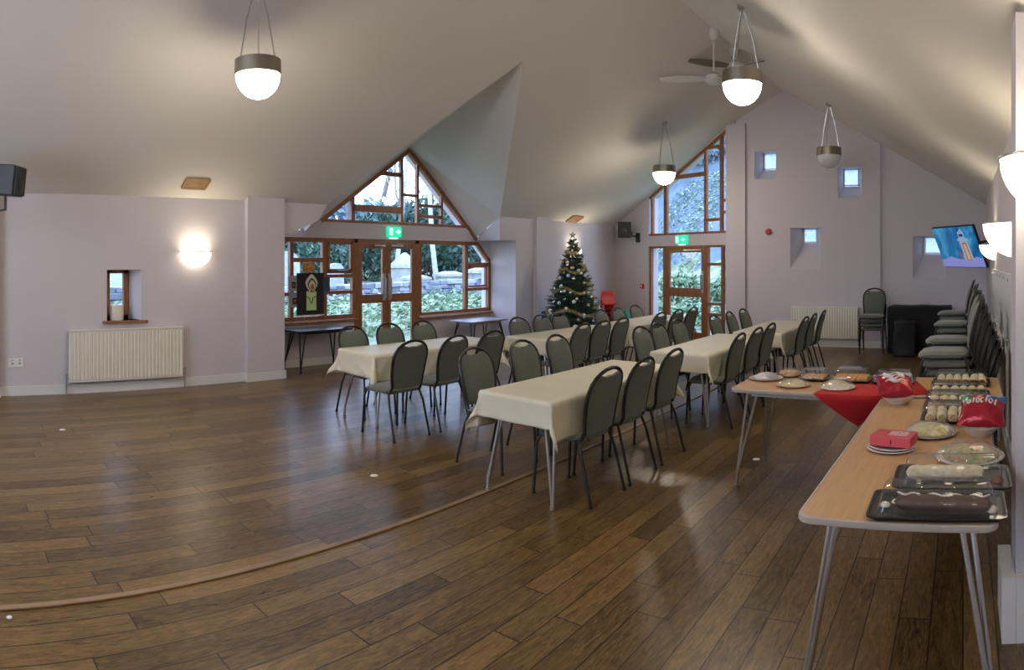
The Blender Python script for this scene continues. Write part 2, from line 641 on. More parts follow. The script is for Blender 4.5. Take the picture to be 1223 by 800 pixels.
# bay wall
pl_bay = lambda u, v, d: (XB - d, u, v)
bay_low = [(5.0, .71), (6.66, .71), (6.66, 0), (8.14, 0), (8.14, .67), (10.10, .65), (10.10, 1.68), (9.74, 2.03), (5.0, 2.03)]
bay_gab = [(6.02, 2.29), (9.42, 2.29), (7.9, 3.64)]
bm = B()
plate(bm, [(4.6, -.1), (10.3, -.1), (10.3, 2.14), (9.70, 2.14), (7.9, 3.80), (5.58, 2.14), (4.6, 2.14)], [bay_low, bay_gab], pl_bay, 0, 0.25)
struct('wall_bay', bm, M_WALL, sm=False)

# ---- windows of the bay
D0, D1 = 0.02, 0.09
def pane(poly, place, d, name, parent, m=M_GLASS):
    b = B()
    a = [b.verts.new(place(u, v, d)) for u, v in poly]
    c = [b.verts.new(place(u, v, d + .006)) for u, v in poly]
    b.faces.new(a)
    b.faces.new(c[::-1])
    n = len(poly)
    for i in range(n):
        b.faces.new((a[i], a[(i + 1) % n], c[(i + 1) % n], c[i]))
    return obj(name, b, m, parent, sm=False)

pane(near_hole, pl_near, .055, 'window_pane', fill_win)
bm = B()
for u0, v0, u1, v1 in [(5.0, 1.96, 6.76, 2.03), (5.0, .71, 6.76, .78), (5.0, 1.11, 5.44, 1.17), (5.48, 1.64, 6.05, 1.71), (5.48, 1.11, 6.05, 1.17),
                       (6.08, 1.385, 6.62, 1.44), (6.08, 1.115, 6.62, 1.175), (6.10, 1.455, 6.62, 1.50)]:
    rbar(bm, pl_bay, u0, v0, u1, v1, D0, D1)
for u, wd in [(5.03, .06), (5.45, .065), (6.075, .085), (6.70, .13)]:
    bar(bm, pl_bay, (u, .71), (u, 2.03), wd, D0 - .012, D1)
win1 = struct('window_1', bm, M_FRAME, sm=False, bevel=.006)
win1['label'] = 'brown wooden window of many panes left of the double doors'
# casement that stands proud
bm = B()
for u0, v0, u1, v1 in [(6.12, 1.49, 6.62, 1.53), (6.12, 1.93, 6.62, 1.97)]:
    rbar(bm, pl_bay, u0, v0, u1, v1, D0 - .03, D0 + .02)
for u in (6.14, 6.60):
    bar(bm, pl_bay, (u, 1.49), (u, 1.97), .045, D0 - .03, D0 + .02)
obj('casement', bm, M_FRAME, win1, sm=False, bevel=.005)
bm = B()
tube(bm, [pl_bay(6.30, 1.51, -.02), pl_bay(6.36, 1.50, -.045), pl_bay(6.50, 1.505, -.045)], .008, 6)
obj('casement_handle', bm, M_STEEL, win1)
pane([(5.0, .71), (6.66, .71), (6.66, 2.03), (5.0, 2.03)], pl_bay, .055, 'window_pane', win1)
bm = B()
boxb(bm, XB - .02, XB + .06, 4.9, 6.70, .665, .705)
obj('window_sill', bm, M_FRAME, win1, sm=False, bevel=.006)

bm = B()
for u0, v0, u1, v1 in [(8.10, 1.96, 9.78, 2.03), (8.14, .65, 10.1, .72), (9.44, 1.55, 10.1, 1.62), (9.44, 1.07, 10.1, 1.13)]:
    rbar(bm, pl_bay, u0, v0, u1, v1, D0, D1)
for u, v1, wd in [(8.16, 2.03, .09), (9.40, 2.03, .085), (10.07, 1.70, .06)]:
    bar(bm, pl_bay, (u, .66), (u, v1), wd, D0 - .012, D1)
bar(bm, pl_bay, (9.72, 2.00), (10.08, 1.66), .065, D0 - .012, D1)
win2 = struct('window_2', bm, M_FRAME, sm=False, bevel=.006)
bm = B()
for u0, v0, u1, v1 in [(9.47, 1.14, 9.98, 1.18), (9.47, 1.52, 9.98, 1.56)]:
    rbar(bm, pl_bay, u0, v0, u1, v1, D0 - .03, D0 + .02)
bar(bm, pl_bay, (9.96, 1.14), (9.96, 1.56), .045, D0 - .03, D0 + .02)
obj('casement', bm, M_FRAME, win2, sm=False, bevel=.005)
pane([(8.14, .67), (10.10, .65), (10.10, 1.68), (9.74, 2.03), (8.14, 2.03)], pl_bay, .055, 'window_pane', win2)
bm = B()
boxb(bm, XB - .02, XB + .07, 8.14, 10.1, .60, .64)
obj('window_sill', bm, M_FRAME, win2, sm=False, bevel=.006)

bm = B()
bar(bm, pl_bay, (5.98, 2.315), (9.42, 2.315), .05, D0 - .01, D1)
bar(bm, pl_bay, (7.90, 3.63), (9.46, 2.28), .085, D0 - .03, D1)
bar(bm, pl_bay, (7.90, 3.63), (6.00, 2.30), .07, D0 - .03, D1)
bar(bm, pl_bay, (9.40, 2.33), (9.66, 2.06), .05, -.03, .05)
for u, v0, v1, wd in [(6.66, 2.31, 2.82, .07), (7.745, 2.31, 3.52, .06), (8.13, 2.31, 3.44, .055), (8.74, 2.31, 2.90, .05)]:
    bar(bm, pl_bay, (u, v0), (u, v1), wd, D0, D1)
for u0, v0, u1, v1 in [(7.18, 3.14, 7.73, 3.21), (6.66, 2.49, 7.73, 2.605), (7.76, 2.81, 8.12, 2.855), (8.14, 2.64, 8.74, 2.69), (8.14, 2.44, 8.74, 2.50)]:
    rbar(bm, pl_bay, u0, v0, u1, v1, D0, D1)
win3 = struct('window_3', bm, M_FRAME, sm=False, bevel=.006)
pane(bay_gab, pl_bay, .055, 'window_pane', win3)

# double doors: door_1 with two leaves
bm = B()
bar(bm, pl_bay, (6.64, 1.995), (8.16, 1.995), .07, D0 - .02, D1)
bar(bm, pl_bay, (6.70, 0), (6.70, 2.03), .08, D0 - .02, D1)
bar(bm, pl_bay, (8.09, 0), (8.09, 2.03), .09, D0 - .02, D1)
door1 = struct('door_1', bm, M_FRAME, sm=False, bevel=.006)
def leaf(u0, u1, place, parent, top, zr_, d0, d1, hs, botz=.10, stile=.09):
    b = B()
    for u in (u0 + stile / 2, u1 - stile / 2):
        bar(b, place, (u, .01), (u, top), stile, d0, d1)
    for v0, v1 in [(.01, botz), zr_, (top - .085, top)]:
        rbar(b, place, u0 + stile, v0, u1 - stile, v1, d0 + .004, d1 - .004)
    lf = obj('door_leaf', b, M_FRAME, parent, sm=False, bevel=.005)
    pane([(u0 + .05, .05), (u1 - .05, .05), (u1 - .05, top - .04), (u0 + .05, top - .04)], place, (d0 + d1) / 2 - .003, 'door_pane', lf)
    b = B()
    tube(b, [place(hs, 1.02, d0), place(hs, 1.02, d0 - .05), place(hs, 1.36, d0 - .05), place(hs, 1.36, d0)], .013, 8)
    obj('pull_handle', b, M_STEEL, lf)
    b = B()
    rbar(b, place, hs - .035, .98, hs + .035, 1.44, d0 - .004, d0)
    obj('push_plate', b, M_STEEL, lf, sm=False)
    b = B()
    rbar(b, place, min(hs, (u0 + u1) / 2) , top - .05, max(hs, (u0 + u1) / 2) , top - .02, d0 - .05, d0)
    obj('door_closer', b, M_STEEL, lf, sm=False)
    return lf
leaf(6.74, 7.365, pl_bay, door1, 1.955, (.94, 1.09), 0.0, .05, 7.31)
leaf(7.375, 8.045, pl_bay, door1, 1.955, (.94, 1.09), 0.0, .05, 7.43)

# canted wall: window_4 (lower lights), door_2, window_5 (upper lights)
bm = B()
rbar(bm, pl_cant, -.04, 1.935, 2.55, 1.98, D0, D1)
bar(bm, pl_cant, (2.50, 0), (2.50, 1.98), .06, D0 - .01, D1)
bar(bm, pl_cant, (.23, 0), (.23, 1.98), .055, D0 - .01, D1)
bar(bm, pl_cant, (-.02, 0), (-.02, 1.98), .04, D0, D1)
for u0, v0, u1, v1 in [(.25, 1.555, .66, 1.615), (.25, .735, .66, .79), (.25, .52, .66, .575), (-.04, 1.285, .21, 1.335), (-.04, 1.085, .21, 1.135), (-.04, .46, .21, .52), (.25, 0, .66, .06), (-.04, 0, .21, .06), (2.05, 0, 2.5, .06)]:
    rbar(bm, pl_cant, u0, v0, u1, v1, D0, D1)
win4 = struct('window_4', bm, M_FRAME, sm=False, bevel=.006)
pane([(-.03, .02), (.64, .02), (.64, 1.97), (-.03, 1.97)], pl_cant, .055, 'window_pane', win4)
pane([(2.05, .02), (2.5, .02), (2.5, 1.97), (2.05, 1.97)], pl_cant, .055, 'window_pane', win4)
bm = B()
bar(bm, pl_cant, (.67, 0), (.67, 1.98), .07, D0 - .02, D1)
bar(bm, pl_cant, (1.99, 0), (1.99, 1.98), .10, D0 - .02, D1)
bar(bm, pl_cant, (.64, 1.95), (2.04, 1.95), .07, D0 - .02, D1)
door2 = struct('door_2', bm, M_FRAME, sm=False, bevel=.006)
leaf(.70, 1.94, pl_cant, door2, 1.92, (.88, 1.07), 0.0, .05, .78, .14, .12)

bm = B()
bar(bm, pl_cant, (-.04, 2.245), (2.55, 2.245), .05, D0, D1)
bar(bm, pl_cant, (-.04, rake(-.04) - .04), (2.55, rake(2.55) - .04), .05, D0, D1)
for u, v1, wd in [(2.46, rake(2.46) - .03, .06), (1.99, rake(1.99) - .03, .11), (.725, rake(.725) - .03, .07), (.27, rake(.27) - .03, .065)]:
    bar(bm, pl_cant, (u, 2.24), (u, v1), wd, D0, D1)
for u0, v0, u1, v1 in [(.75, 3.44, 1.95, 3.53), (.29, 3.98, .72, 4.04), (.29, 2.48, .72, 2.54), (-.04, 2.86, .25, 2.92), (-.04, 2.62, .25, 2.68)]:
    rbar(bm, pl_cant, u0, v0, u1, v1, D0, D1)
win5 = struct('window_5', bm, M_FRAME, sm=False, bevel=.006)
pane(up_hole, pl_cant, .055, 'window_pane', win5)
bm = B()
tube(bm, [pl_cant(1.0, 2.29, 0.02), pl_cant(1.1, 2.31, -.03), pl_cant(1.3, 2.29, -.03)], .012, 6)
obj('window_stay', bm, M_STEEL, win5)

# patterned glass in the four small openings, small timber window in the left wall
M_PATT = ramp_mat('leaf_patterned_glass', [(0.0, (0.35, 0.5, 0.62)), (0.25, (0.85, 0.93, 1.0)), (1.0, (0.95, 0.98, 1.0))], 13, 0.1, tex='dist')
nodes = M_PATT.node_tree.nodes
links = M_PATT.node_tree.links
trn = nodes.new('ShaderNodeBsdfTransparent')
links.new(nodes['Color Ramp'].outputs[0], trn.inputs[0])
tl = nodes.new('ShaderNodeBsdfTranslucent')
links.new(nodes['Color Ramp'].outputs[0], tl.inputs[0])
mxs = nodes.new('ShaderNodeMixShader')
mxs.inputs[0].default_value = 0.35
links.new(trn.outputs[0], mxs.inputs[1])
links.new(tl.outputs[0], mxs.inputs[2])
links.new(mxs.outputs[0], nodes['Material Output'].inputs[0])
for i, (x0, x1, z0, z1) in enumerate([(-3.97, -3.67, 3.50, 3.83), (-2.33, -2.03, 3.13, 3.46), (-3.14, -2.87, 2.02, 2.30), (-.74, -.42, 1.80, 2.12)]):
    bm = B()
    for a, b_ in (((x0, z0 + .01), (x1, z0 + .01)), ((x0, z1 - .01), (x1, z1 - .01)), ((x0 + .01, z0), (x0 + .01, z1)), ((x1 - .01, z0), (x1 - .01, z1))):
        bar(bm, pl_far, a, b_, .02, .30, .35)
    wv = struct('window_%d' % (6 + i), bm, M_SKIRT, sm=False)
    pane(quad(x0, x1, z0, z1), pl_far, .32, 'window_pane', wv, M_PATT)
bm = B()
for a, b_, wd in (((2.36, .925), (2.66, .925), .05), ((2.36, 1.525), (2.66, 1.525), .05), ((2.385, .90), (2.385, 1.55), .05), ((2.63, .90), (2.63, 1.55), .06)):
    bar(bm, pl_left, a, b_, wd, .24, .31)
w10 = struct('window_10', bm, M_FRAME, sm=False)
pane(quad(2.37, 2.65, .91, 1.54), pl_left, .27, 'window_pane', w10)
bm = B()
boxb(bm, XL - .24, XL + .06, 2.24, 2.84, .868, .90)
obj('window_sill', bm, M_FRAME, w10, sm=False, bevel=.005)

# skirting boards
bm = B()
for y0, y1 in ((.92, 4.27),):
    boxb(bm, XL, XL + .018, y0, y1, 0, .115)
boxb(bm, XL + .09, XL + .108, .18, .92, 0, .115)
boxb(bm, XL + .09, XL + .108, 4.25, 4.88, 0, .115)
boxb(bm, XL - .65, XL + .108, 4.86, 4.878, 0, .115)
boxb(bm, XL, XL + .018, YN, .2, 0, .115)
boxb(bm, XL, XL + .108, 4.252, 4.27, 0, .115)
boxb(bm, XL, XL + .108, .92, .938, 0, .115)
struct('baseboard_left', bm, M_SKIRT, sm=False)
bm = B()
boxb(bm, XB, XB + .018, 4.88, 6.65, 0, .115)
boxb(bm, XB, XB + .018, 8.16, 10.1, 0, .115)
struct('baseboard_bay', bm, M_SKIRT, sm=False)
bm = B()
boxb(bm, -4.25, .75, YF - .018, YF, 0, .13)
boxb(bm, -1.84, -1.55, YF - .068, YF - .05, 0, .13)
struct('baseboard_far', bm, M_SKIRT, sm=False)
bm = B()
boxb(bm, XL, XL + .018, 10.1, 13.9, 0, .115)
boxb(bm, XL + .09, XL + .108, 10.64, 11.14, 0, .115)
struct('baseboard_left_far', bm, M_SKIRT, sm=False)
bm = B()
boxb(bm, XR - .018, XR, 3.2, 11.2, 0, .13)
boxb(bm, .170, .232, 2.885, 3.22, 0, .29)
boxb(bm, .233, XR - .002, 2.885, 2.928, 0, .29)
struct('baseboard_right', bm, M_SKIRT, sm=False)

# raised strip in the floor and the small round floor plugs
M_STRIP = mat('pale_floor_strip', (0.30, 0.20, 0.115), 0.5, noise_amt=0.2, noise_scale=4)
bm = B()
prism(bm, [(-3.175, YN), (-3.135, YN), (-3.135, 11.9), (-3.175, 11.9)], 0, .012)
struct('trim_5', bm, M_STRIP, sm=False, bevel=.004)
plug = None
for i, (x, y, lb) in enumerate([(-4.0, 3.24, 'small pale floor plug left of the front table'), (-6.39, 1.36, 'small pale floor plug in front of the left radiator'),
                                (-3.08, 0.40, 'tiny pale floor plug beside the floor strip, bottom left'), (-1.71, 5.3, 'small pale floor plug under the food table')]):
    bm = B()
    pr_ = .012 if i == 2 else .026
    lathe(bm, [(0, .004), (pr_, .004), (pr_ * 1.2, 0)], 18)
    tag(obj('floor_plug', bm, M_WHITE, loc=(x, y, 0)), lb, 'floor plug')

# ================================================================== LIGHTS THAT HANG IN THE ROOM
def pendant(x, y, drop, label, lit, group='pendant lights under the roof'):
    zc = ceil_z(x)
    t = thing('pendant_light', label, 'pendant light', (x, y, zc), 0, group)
    b = B()
    lathe(b, [(0, 0.03), (.055, .03), (.055, -.02), (.03, -.045), (0, -.045)], 20)
    obj('ceiling_rose', b, M_STEEL, t)
    for k in range(3):
        a = k * 2 * pi / 3 + .5
        b = B()
        tube(b, [(.02 * cos(a), .02 * sin(a), -.04), (.11 * cos(a), .11 * sin(a), -drop * .5), (.17 * cos(a), .17 * sin(a), -drop + .01)], .006, 6)
        obj('suspension_rod', b, M_STEEL, t)
    b = B()
    lathe(b, [(.0, -drop), (.185, -drop), (.205, -drop), (.207, -drop - .13), (.195, -drop - .13), (.192, -drop - .01), (0, -drop - .01)], 40)
    obj('metal_ring', b, M_BRASS, t)
    b = B()
    prof = [(0.196 * cos(q), -drop - .125 - .21 * sin(q)) for q in [i * pi / 2 / 12 for i in range(12)]] + [(0, -drop - .335)]
    lathe(b, [(.196, -drop - .10)] + prof, 40)
    obj('glass_bowl', b, M_BOWL if lit else M_BOWL_OFF, t)
    return t
pendant(-5.10, 2.82, .70, 'lit opal bowl pendant hanging at upper left, above the open floor', True)
pendant(-2.20, 6.35, .66, 'lit opal bowl pendant hanging nearest the ceiling fan', True)
pendant(-5.14, 10.6, .76, 'lit opal bowl pendant in front of the tall far window', True)
pendant(-2.19, 10.67, .72, 'unlit grey bowl pendant in front of the far wall', False)
# unseen pendants added behind the camera to light the room
pendant(-5.10, -1.4, .63, 'added unseen pendant lighting the near end of the hall, left slope', True)
pendant(-2.20, -1.2, .66, 'added unseen pendant lighting the near end of the hall, right slope', True)

def wall_light(x, y, z, sgn, label, r=.22, up=WALL_UP):
    """sgn = +1: the bowl projects towards +X"""
    t = thing('wall_light', label, 'wall light', (x, y, z), 0 if sgn > 0 else pi, 'half bowl wall lights')
    b = B()
    n = 10
    prof = [(r * cos(q), -r * .92 * sin(q)) for q in [i * pi / 2 / n for i in range(n)]] + [(0, -r * .92)]
    lathe(b, prof, 24, (0, 0, 0), -pi / 2, pi / 2)
    o = obj('glass_bowl', b, M_WBOWL, t)
    md = o.modifiers.new('thickness', 'SOLIDIFY')
    md.thickness = .006
    b = B()
    tube(b, [(0.0, -r - .004, 0.002)] + [((r + .004) * cos(a), (r + .004) * sin(a), .002) for a in [-pi / 2 + pi * k / 20 for k in range(21)]] + [(0, r + .004, .002)], .006, 6)
    obj('metal_rim', b, M_STEEL, t)
    b = B()
    boxb(b, 0.0, .012, -r * .5, r * .5, -.14, .01)
    obj('back_plate', b, M_STEEL, t, sm=False)
    b = B()
    lathe(b, [(0, -.05), (.03, -.05), (.035, -.01), (.02, .012), (0, .018)], 12, (.09, 0, -.02))
    obj('bulb', b, M_WBOWL, t)
    L = bpy.data.lights.new('wall_lamp', 'SPOT')
    L.energy = up * 4
    L.color = (1.0, .88, .64)
    L.spot_size = radians(150)
    L.spot_blend = 1.0
    L.shadow_soft_size = .06
    lo = bpy.data.objects.new('wall_lamp', L)
    COL.objects.link(lo)
    lo.parent = t
    lo.location = (.11, 0, -.05)
    lo.rotation_euler = (pi, radians(-8), 0)
    return t
wall_light(XL, 3.52, 1.78, 1, 'glowing half bowl wall light on the left wall above the radiator', .215, 3.5)
wall_light(XR, 2.70, 2.09, -1, 'glowing half bowl wall light cut by the right edge of the photo', .25, 3.0)
wall_light(XR, 4.65, 1.93, -1, 'glowing half bowl wall light beside the television, middle of three', .26)
wall_light(XR, 8.1, 1.86, -1, 'glowing half bowl wall light partly hidden in front of the television', .20)
wall_light(XL, 12.1, 1.90, 1, 'glowing half bowl wall light mostly hidden behind the christmas tree', .20, 3.5)
wall_light(XR, .4, 2.1, -1, 'added unseen wall light for fill, right of the camera', .21)  # this and the next are out of view, added as extra light
wall_light(XL, -1.4, 1.78, 1, 'added unseen wall light for fill, near end of the left wall', .215, 4.0)

# ceiling fans on the ridge
M_FAN = mat('off_white_fan_paint', (0.62, 0.60, 0.57), 0.4)
M_FANB = mat('brown_fan_blade', (0.16, 0.125, 0.09), 0.5)
def fan(y, drop, label, a0, bm_):
    t = thing('ceiling_fan', label, 'ceiling fan', (RX, y, RZ), 0, 'ceiling fans on the ridge')
    b = B()
    lathe(b, [(0, 0.05), (.09, .03), (.09, -.05), (.05, -.16), (.02, -.18), (0, -.18)], 20)
    obj('ceiling_rose', b, M_FAN, t)
    b = B()
    tube(b, [(0, 0, -.1), (0, 0, -drop)], .014, 8)
    obj('down_rod', b, M_FAN, t)
    b = B()
    lathe(b, [(0, -drop + .03), (.05, -drop + .03), (.12, -drop - .02), (.13, -drop - .08), (.08, -drop - .13), (0, -drop - .14)], 24)
    obj('motor', b, M_FAN, t)
    for k in range(3):
        a = a0 + k * 2 * pi / 3
        b = B()
        N = 10
        for i in range(N):
            pass
        va, vb = [], []
        for i in range(N + 1):
            u = .12 + (.78 - .12) * i / N
            wd = .035 + .045 * sin(pi * min(1, i / N * .9 + .08))
            p = Vector((cos(a), sin(a), 0)) * u
            s_ = Vector((-sin(a), cos(a), 0))
            for lst, zz in ((va, .004), (vb, -.004)):
                lst.append([b.verts.new(p + s_ * wd + Vector((0, 0, -drop - .06 + wd * .3 + zz))), b.verts.new(p - s_ * wd + Vector((0, 0, -drop - .06 - wd * .3 + zz)))])
        for i in range(N):
            b.faces.new((va[i][0], va[i][1], va[i + 1][1], va[i + 1][0]))
            b.faces.new((vb[i][0], vb[i + 1][0], vb[i + 1][1], vb[i][1]))
            b.faces.new((va[i][0], va[i + 1][0], vb[i + 1][0], vb[i][0]))
            b.faces.new((va[i][1], vb[i][1], vb[i + 1][1], va[i + 1][1]))
        for i in (0, N):
            b.faces.new((va[i][0], vb[i][0], vb[i][1], va[i][1]))
        obj('blade', b, bm_, t)
    return t
fan(8.85, .66, 'white ceiling fan on the ridge left of the nearest pendant', radians(200), M_FAN)
fan(9.75, .24, 'ceiling fan with dark blades on the ridge, behind the lit pendant', radians(-14), M_FANB)

# timber ceiling vents on the left slope
for x, y, w_, l_, lb in ((-7.80, 3.40, .20, .32, 'square pale timber vent in the ceiling above the left wall light'), (-7.97, 11.98, .22, .40, 'square pale timber vent in the ceiling above the christmas tree')):
    t = thing('ceiling_vent', lb, 'vent', (x, y, ceil_z(x)), 0, 'timber ceiling vents')
    t.rotation_euler = (0, -atan2(SL, 1), 0)
    b = B()
    for a in (-1, 1):
        boxb(b, a * w_ / 2 - .012, a * w_ / 2 + .012, -l_ / 2, l_ / 2, -.03, .01)
        boxb(b, -w_ / 2, w_ / 2, a * l_ / 2 - .012, a * l_ / 2 + .012, -.03, .01)
    obj('vent_frame', b, M_VENT, t, sm=False)
    b = B()
    for k in range(7):
        xx = -w_ / 2 + w_ * (k + .5) / 7
        boxb(b, xx - .012, xx + .010, -l_ / 2, l_ / 2, -.018, .0)
    boxb(b, -w_ / 2, w_ / 2, -l_ / 2, l_ / 2, -.006, 0)
    obj('vent_slats', b, M_VENT, t, sm=False)

# ================================================================== FIXTURES ON THE WALLS
def radiator(loc, rotz, L, z0, z1, label, valves=True):
    """front faces local -Y"""
    t = thing('radiator', label, 'radiator', loc, rotz)
    b = B()
    boxb(b, -L / 2, L / 2, -.10, -.055, z0, z1)
    n = int(L / .048)
    for k in range(n):
        x = -L / 2 + L * (k + .5) / n
        prism(b, [(x - .017, -.10), (x - .009, -.112), (x + .009, -.112), (x + .017, -.10)], z0 + .03, z1 - .035)
    obj('panel', b, M_RAD, t, sm=False)
    b = B()
    boxb(b, -L / 2 - .004, L / 2 + .004, -.114, -.02, z1 - .012, z1 + .004)
    obj('top_grille', b, M_RAD, t, sm=False)
    for s in (-1, 1):
        b = B()
        boxb(b, s * L * .36 - .015, s * L * .36 + .015, -.06, 0, z0 + .1, z1 - .1)
        obj('bracket', b, M_RAD, t, sm=False)
    if valves:
        for s in (-1, 1):
            b = B()
            x = s * (L / 2 + .035)
            tube(b, [(x, -.07, 0), (x, -.07, z0 + .06)], .011, 8)
            tube(b, [(x, -.07, z0 + .045), (x - s * .04, -.07, z0 + .045)], .012, 8)
            tube(b, [(x, -.07, z0 + .05), (x, -.07, z0 + .11)], .018, 10)
            obj('valve', b, M_STEEL, t)
    return t
radiator((XL, 2.55, 0), radians(90), 1.52, .155, .80, 'cream panel radiator low on the left wall below the small window')
radiator((-2.64, YF, 0), 0, 1.32, .17, .77, 'cream panel radiator on the far wall behind the chairs')
radiator((XR, 6.9, 0), radians(-90), 1.5, .2, .80, 'cream panel radiator on the right wall behind the stacked chairs')

b = B()
boxb(b, XL, XL + .012, 1.04, 1.23, .35, .46)
so = tag(obj('wall_socket', b, M_WHITE, bevel=.003), 'white double wall socket left of the cream radiator', 'socket')
for yy in (1.09, 1.18):
    b = B()
    boxb(b, XL + .011, XL + .016, yy - .012, yy + .012, .43, .445)
    obj('socket_switch', b, M_EDGE, so, sm=False)
    b = B()
    boxb(b, XL + .0115, XL + .0135, yy - .014, yy + .014, .385, .41)
    obj('socket_outlet', b, M_EDGE, so, sm=False)

b = B()
lathe(b, [(0, 0), (.085, 0), (.088, .01), (.088, .19), (.08, .20), (.03, .185), (0, .185)], 28)
t = tag(obj('pillar_candle', b, mat('ivory_wax', (0.80, 0.76, 0.64), 0.5), loc=(XL - .10, 2.46, .90)), 'thick ivory pillar candle on the sill of the small left window', 'candle')
b = B()
tube(b, [(0, 0, .18), (.002, 0, .205)], .003, 5)
obj('wick', b, M_BLACK, t)

def speaker(loc, rot, label, s=1.0):
    t = thing('loudspeaker', label, 'loudspeaker', loc, 0, 'wall mounted black loudspeakers')
    t.rotation_euler = rot
    b = B()
    prism(b, [(-.13 * s, -.12 * s), (.13 * s, -.12 * s), (.17 * s, .12 * s), (-.17 * s, .12 * s)][::1], -.2 * s, .2 * s)
    obj('cabinet', b, M_BLACK, t, sm=False, bevel=.012)
    b = B()
    boxb(b, -.15 * s, .15 * s, .12 * s, .135 * s, -.185 * s, .185 * s)
    obj('grille', b, mat('black_mesh', (.02, .02, .02), .6, bump=.5, bump_scale=400), t, sm=False, bevel=.006)
    b = B()
    lathe(b, [(.085 * s, .138 * s), (.075 * s, .142 * s), (.02 * s, .138 * s), (0, .138 * s)], 20)
    bmesh.ops.transform(b, matrix=Matrix.Rotation(-pi / 2, 4, 'X') @ Matrix.Translation((0, 0, 0)), verts=b.verts)
    for v in b.verts:
        v.co.z -= .06 * s
    obj('cone', b, M_DKMET, t)
    return t
# left one lies on its side on a bracket, right one upright in the far corner
t = speaker((-7.12, .84, 2.54), (radians(-6), 0, radians(-32)), 'black loudspeaker on a wall bracket at the left edge', .86)
t.scale = (1, 2.0, .95)
b = B()
tube(b, [(-8.0, .70, 2.24), (-7.1, .88, 2.22)], .012, 8)
tube(b, [(-7.1, .88, 2.42), (-7.1, .88, 2.22)], .014, 8)
boxb(b, -8.01, -7.99, .62, .78, 2.15, 2.35)
tag(obj('speaker_bracket', b, M_DKMET), 'thin black steel bracket under the left loudspeaker', 'bracket')
sp = pl_cant(3.06, 2.37, -.30)
t = speaker(sp, (0, 0, radians(210)), 'black loudspeaker on the wall left of the tall far window', .92)
b = B()
q0, q1 = pl_cant(2.90, 2.22, 0), pl_cant(2.90, 2.22, -.20)
tube(b, [q0, q1, (q1[0], q1[1], 2.32)], .016, 8)
boxb(b, q0[0] - .05, q0[0] + .05, q0[1] - .05, q0[1] + .02, 2.08, 2.30)
tag(obj('speaker_bracket', b, M_DKMET), 'short black bracket holding the far corner loudspeaker', 'bracket')

def on_place(name, place, u0, u1, v0, v1, d0, d1, m, parent=None, bevel=0, label=None):
    b = B()
    rbar(b, place, u0, v0, u1, v1, d0, d1)
    return obj(name, b, m, parent, label, sm=False, bevel=bevel)
tag(on_place('motion_sensor', pl_cant, 3.58, 3.66, 2.22, 2.32, -.07, 0, M_WHITE, bevel=.01), 'small white motion sensor in the far left corner', 'sensor')
t = tag(on_place('fire_call_point', pl_cant, 2.70, 2.81, 1.01, 1.12, -.04, 0, M_RED, bevel=.006), 'small red fire alarm call point beside the far door', 'call point')
on_place('glass_plate', pl_cant, 2.725, 2.785, 1.035, 1.095, -.045, -.04, M_WHITE, t)
b = B()
lathe(b, [(0, 0), (.06, 0), (.062, .03), (.045, .06), (0, .065)], 20)
bmesh.ops.transform(b, matrix=Matrix.Rotation(pi / 2, 4, 'X'), verts=b.verts)
tag(obj('fire_sounder', b, M_RED, loc=(-3.78, YF, 2.23)), 'round dark red fire alarm sounder on the far wall', 'alarm')

# emergency exit signs
M_EXIT = mat('green_exit_panel', (0.0, 0.42, 0.22), 0.4, emit=(0.0, 0.60, 0.30), es=.9)
M_EXITW = mat('white_exit_symbol', (0.8, 0.9, 0.85), 0.4, emit=(0.75, 1.0, 0.88), es=1.1)
def exit_sign(place, u0, u1, v0, v1, label, flip):
    t = on_place('exit_sign', place, u0, u1, v0, v1, -.06, 0, M_EXIT, bevel=.005)
    tag(t, label, 'exit sign')
    W, H_ = u1 - u0, v1 - v0
    def U(a):
        return u1 - a * W if flip else u0 + a * W
    b = B()
    rbar(b, place, U(.08), v0 + .18 * H_, U(.30), v0 + .86 * H_, -.064, -.0605)
    obj('doorway_symbol', b, M_EXITW, t, sm=False)
    b = B()
    rbar(b, place, U(.56), v0 + .44 * H_, U(.72), v0 + .60 * H_, -.064, -.0605)
    pts_ = [(U(.70), v0 + .26 * H_), (U(.92), v0 + .52 * H_), (U(.70), v0 + .78 * H_)]
    a_ = [b.verts.new(place(u, v, -.064)) for u, v in pts_]
    c_ = [b.verts.new(place(u, v, -.0605)) for u, v in pts_]
    b.faces.new(a_)
    b.faces.new(c_[::-1])
    for i in range(3):
        b.faces.new((a_[i], a_[(i + 1) % 3], c_[(i + 1) % 3], c_[i]))
    obj('arrow_symbol', b, M_EXITW, t, sm=False)
    # running figure in the doorway
    b = B()
    g = lambda a, c: place(U(a), v0 + c * H_, -.067)
    for seg in (((.20, .62), (.18, .44)), ((.18, .44), (.12, .26)), ((.18, .44), (.25, .34)), ((.25, .34), (.25, .24)), ((.20, .60), (.27, .52)), ((.20, .60), (.13, .52))):
        tube(b, [g(*seg[0]), g(*seg[1])], .006, 5)
    q = g(.21, .72)
    bmesh.ops.create_icosphere(b, subdivisions=1, radius=.011, matrix=Matrix.Translation(q))
    obj('running_figure', b, M_EXIT, t)
    on_place('lower_strip', place, U(.2), U(.8), v0 - .025, v0 - .012, -.03, -.01, M_EXITW, t)
exit_sign(pl_bay, 7.36, 7.66, 2.07, 2.25, 'green emergency exit sign above the double doors', False)
exit_sign(pl_cant, 1.22, 1.57, 2.02, 2.20, 'green emergency exit sign above the single far door', True)

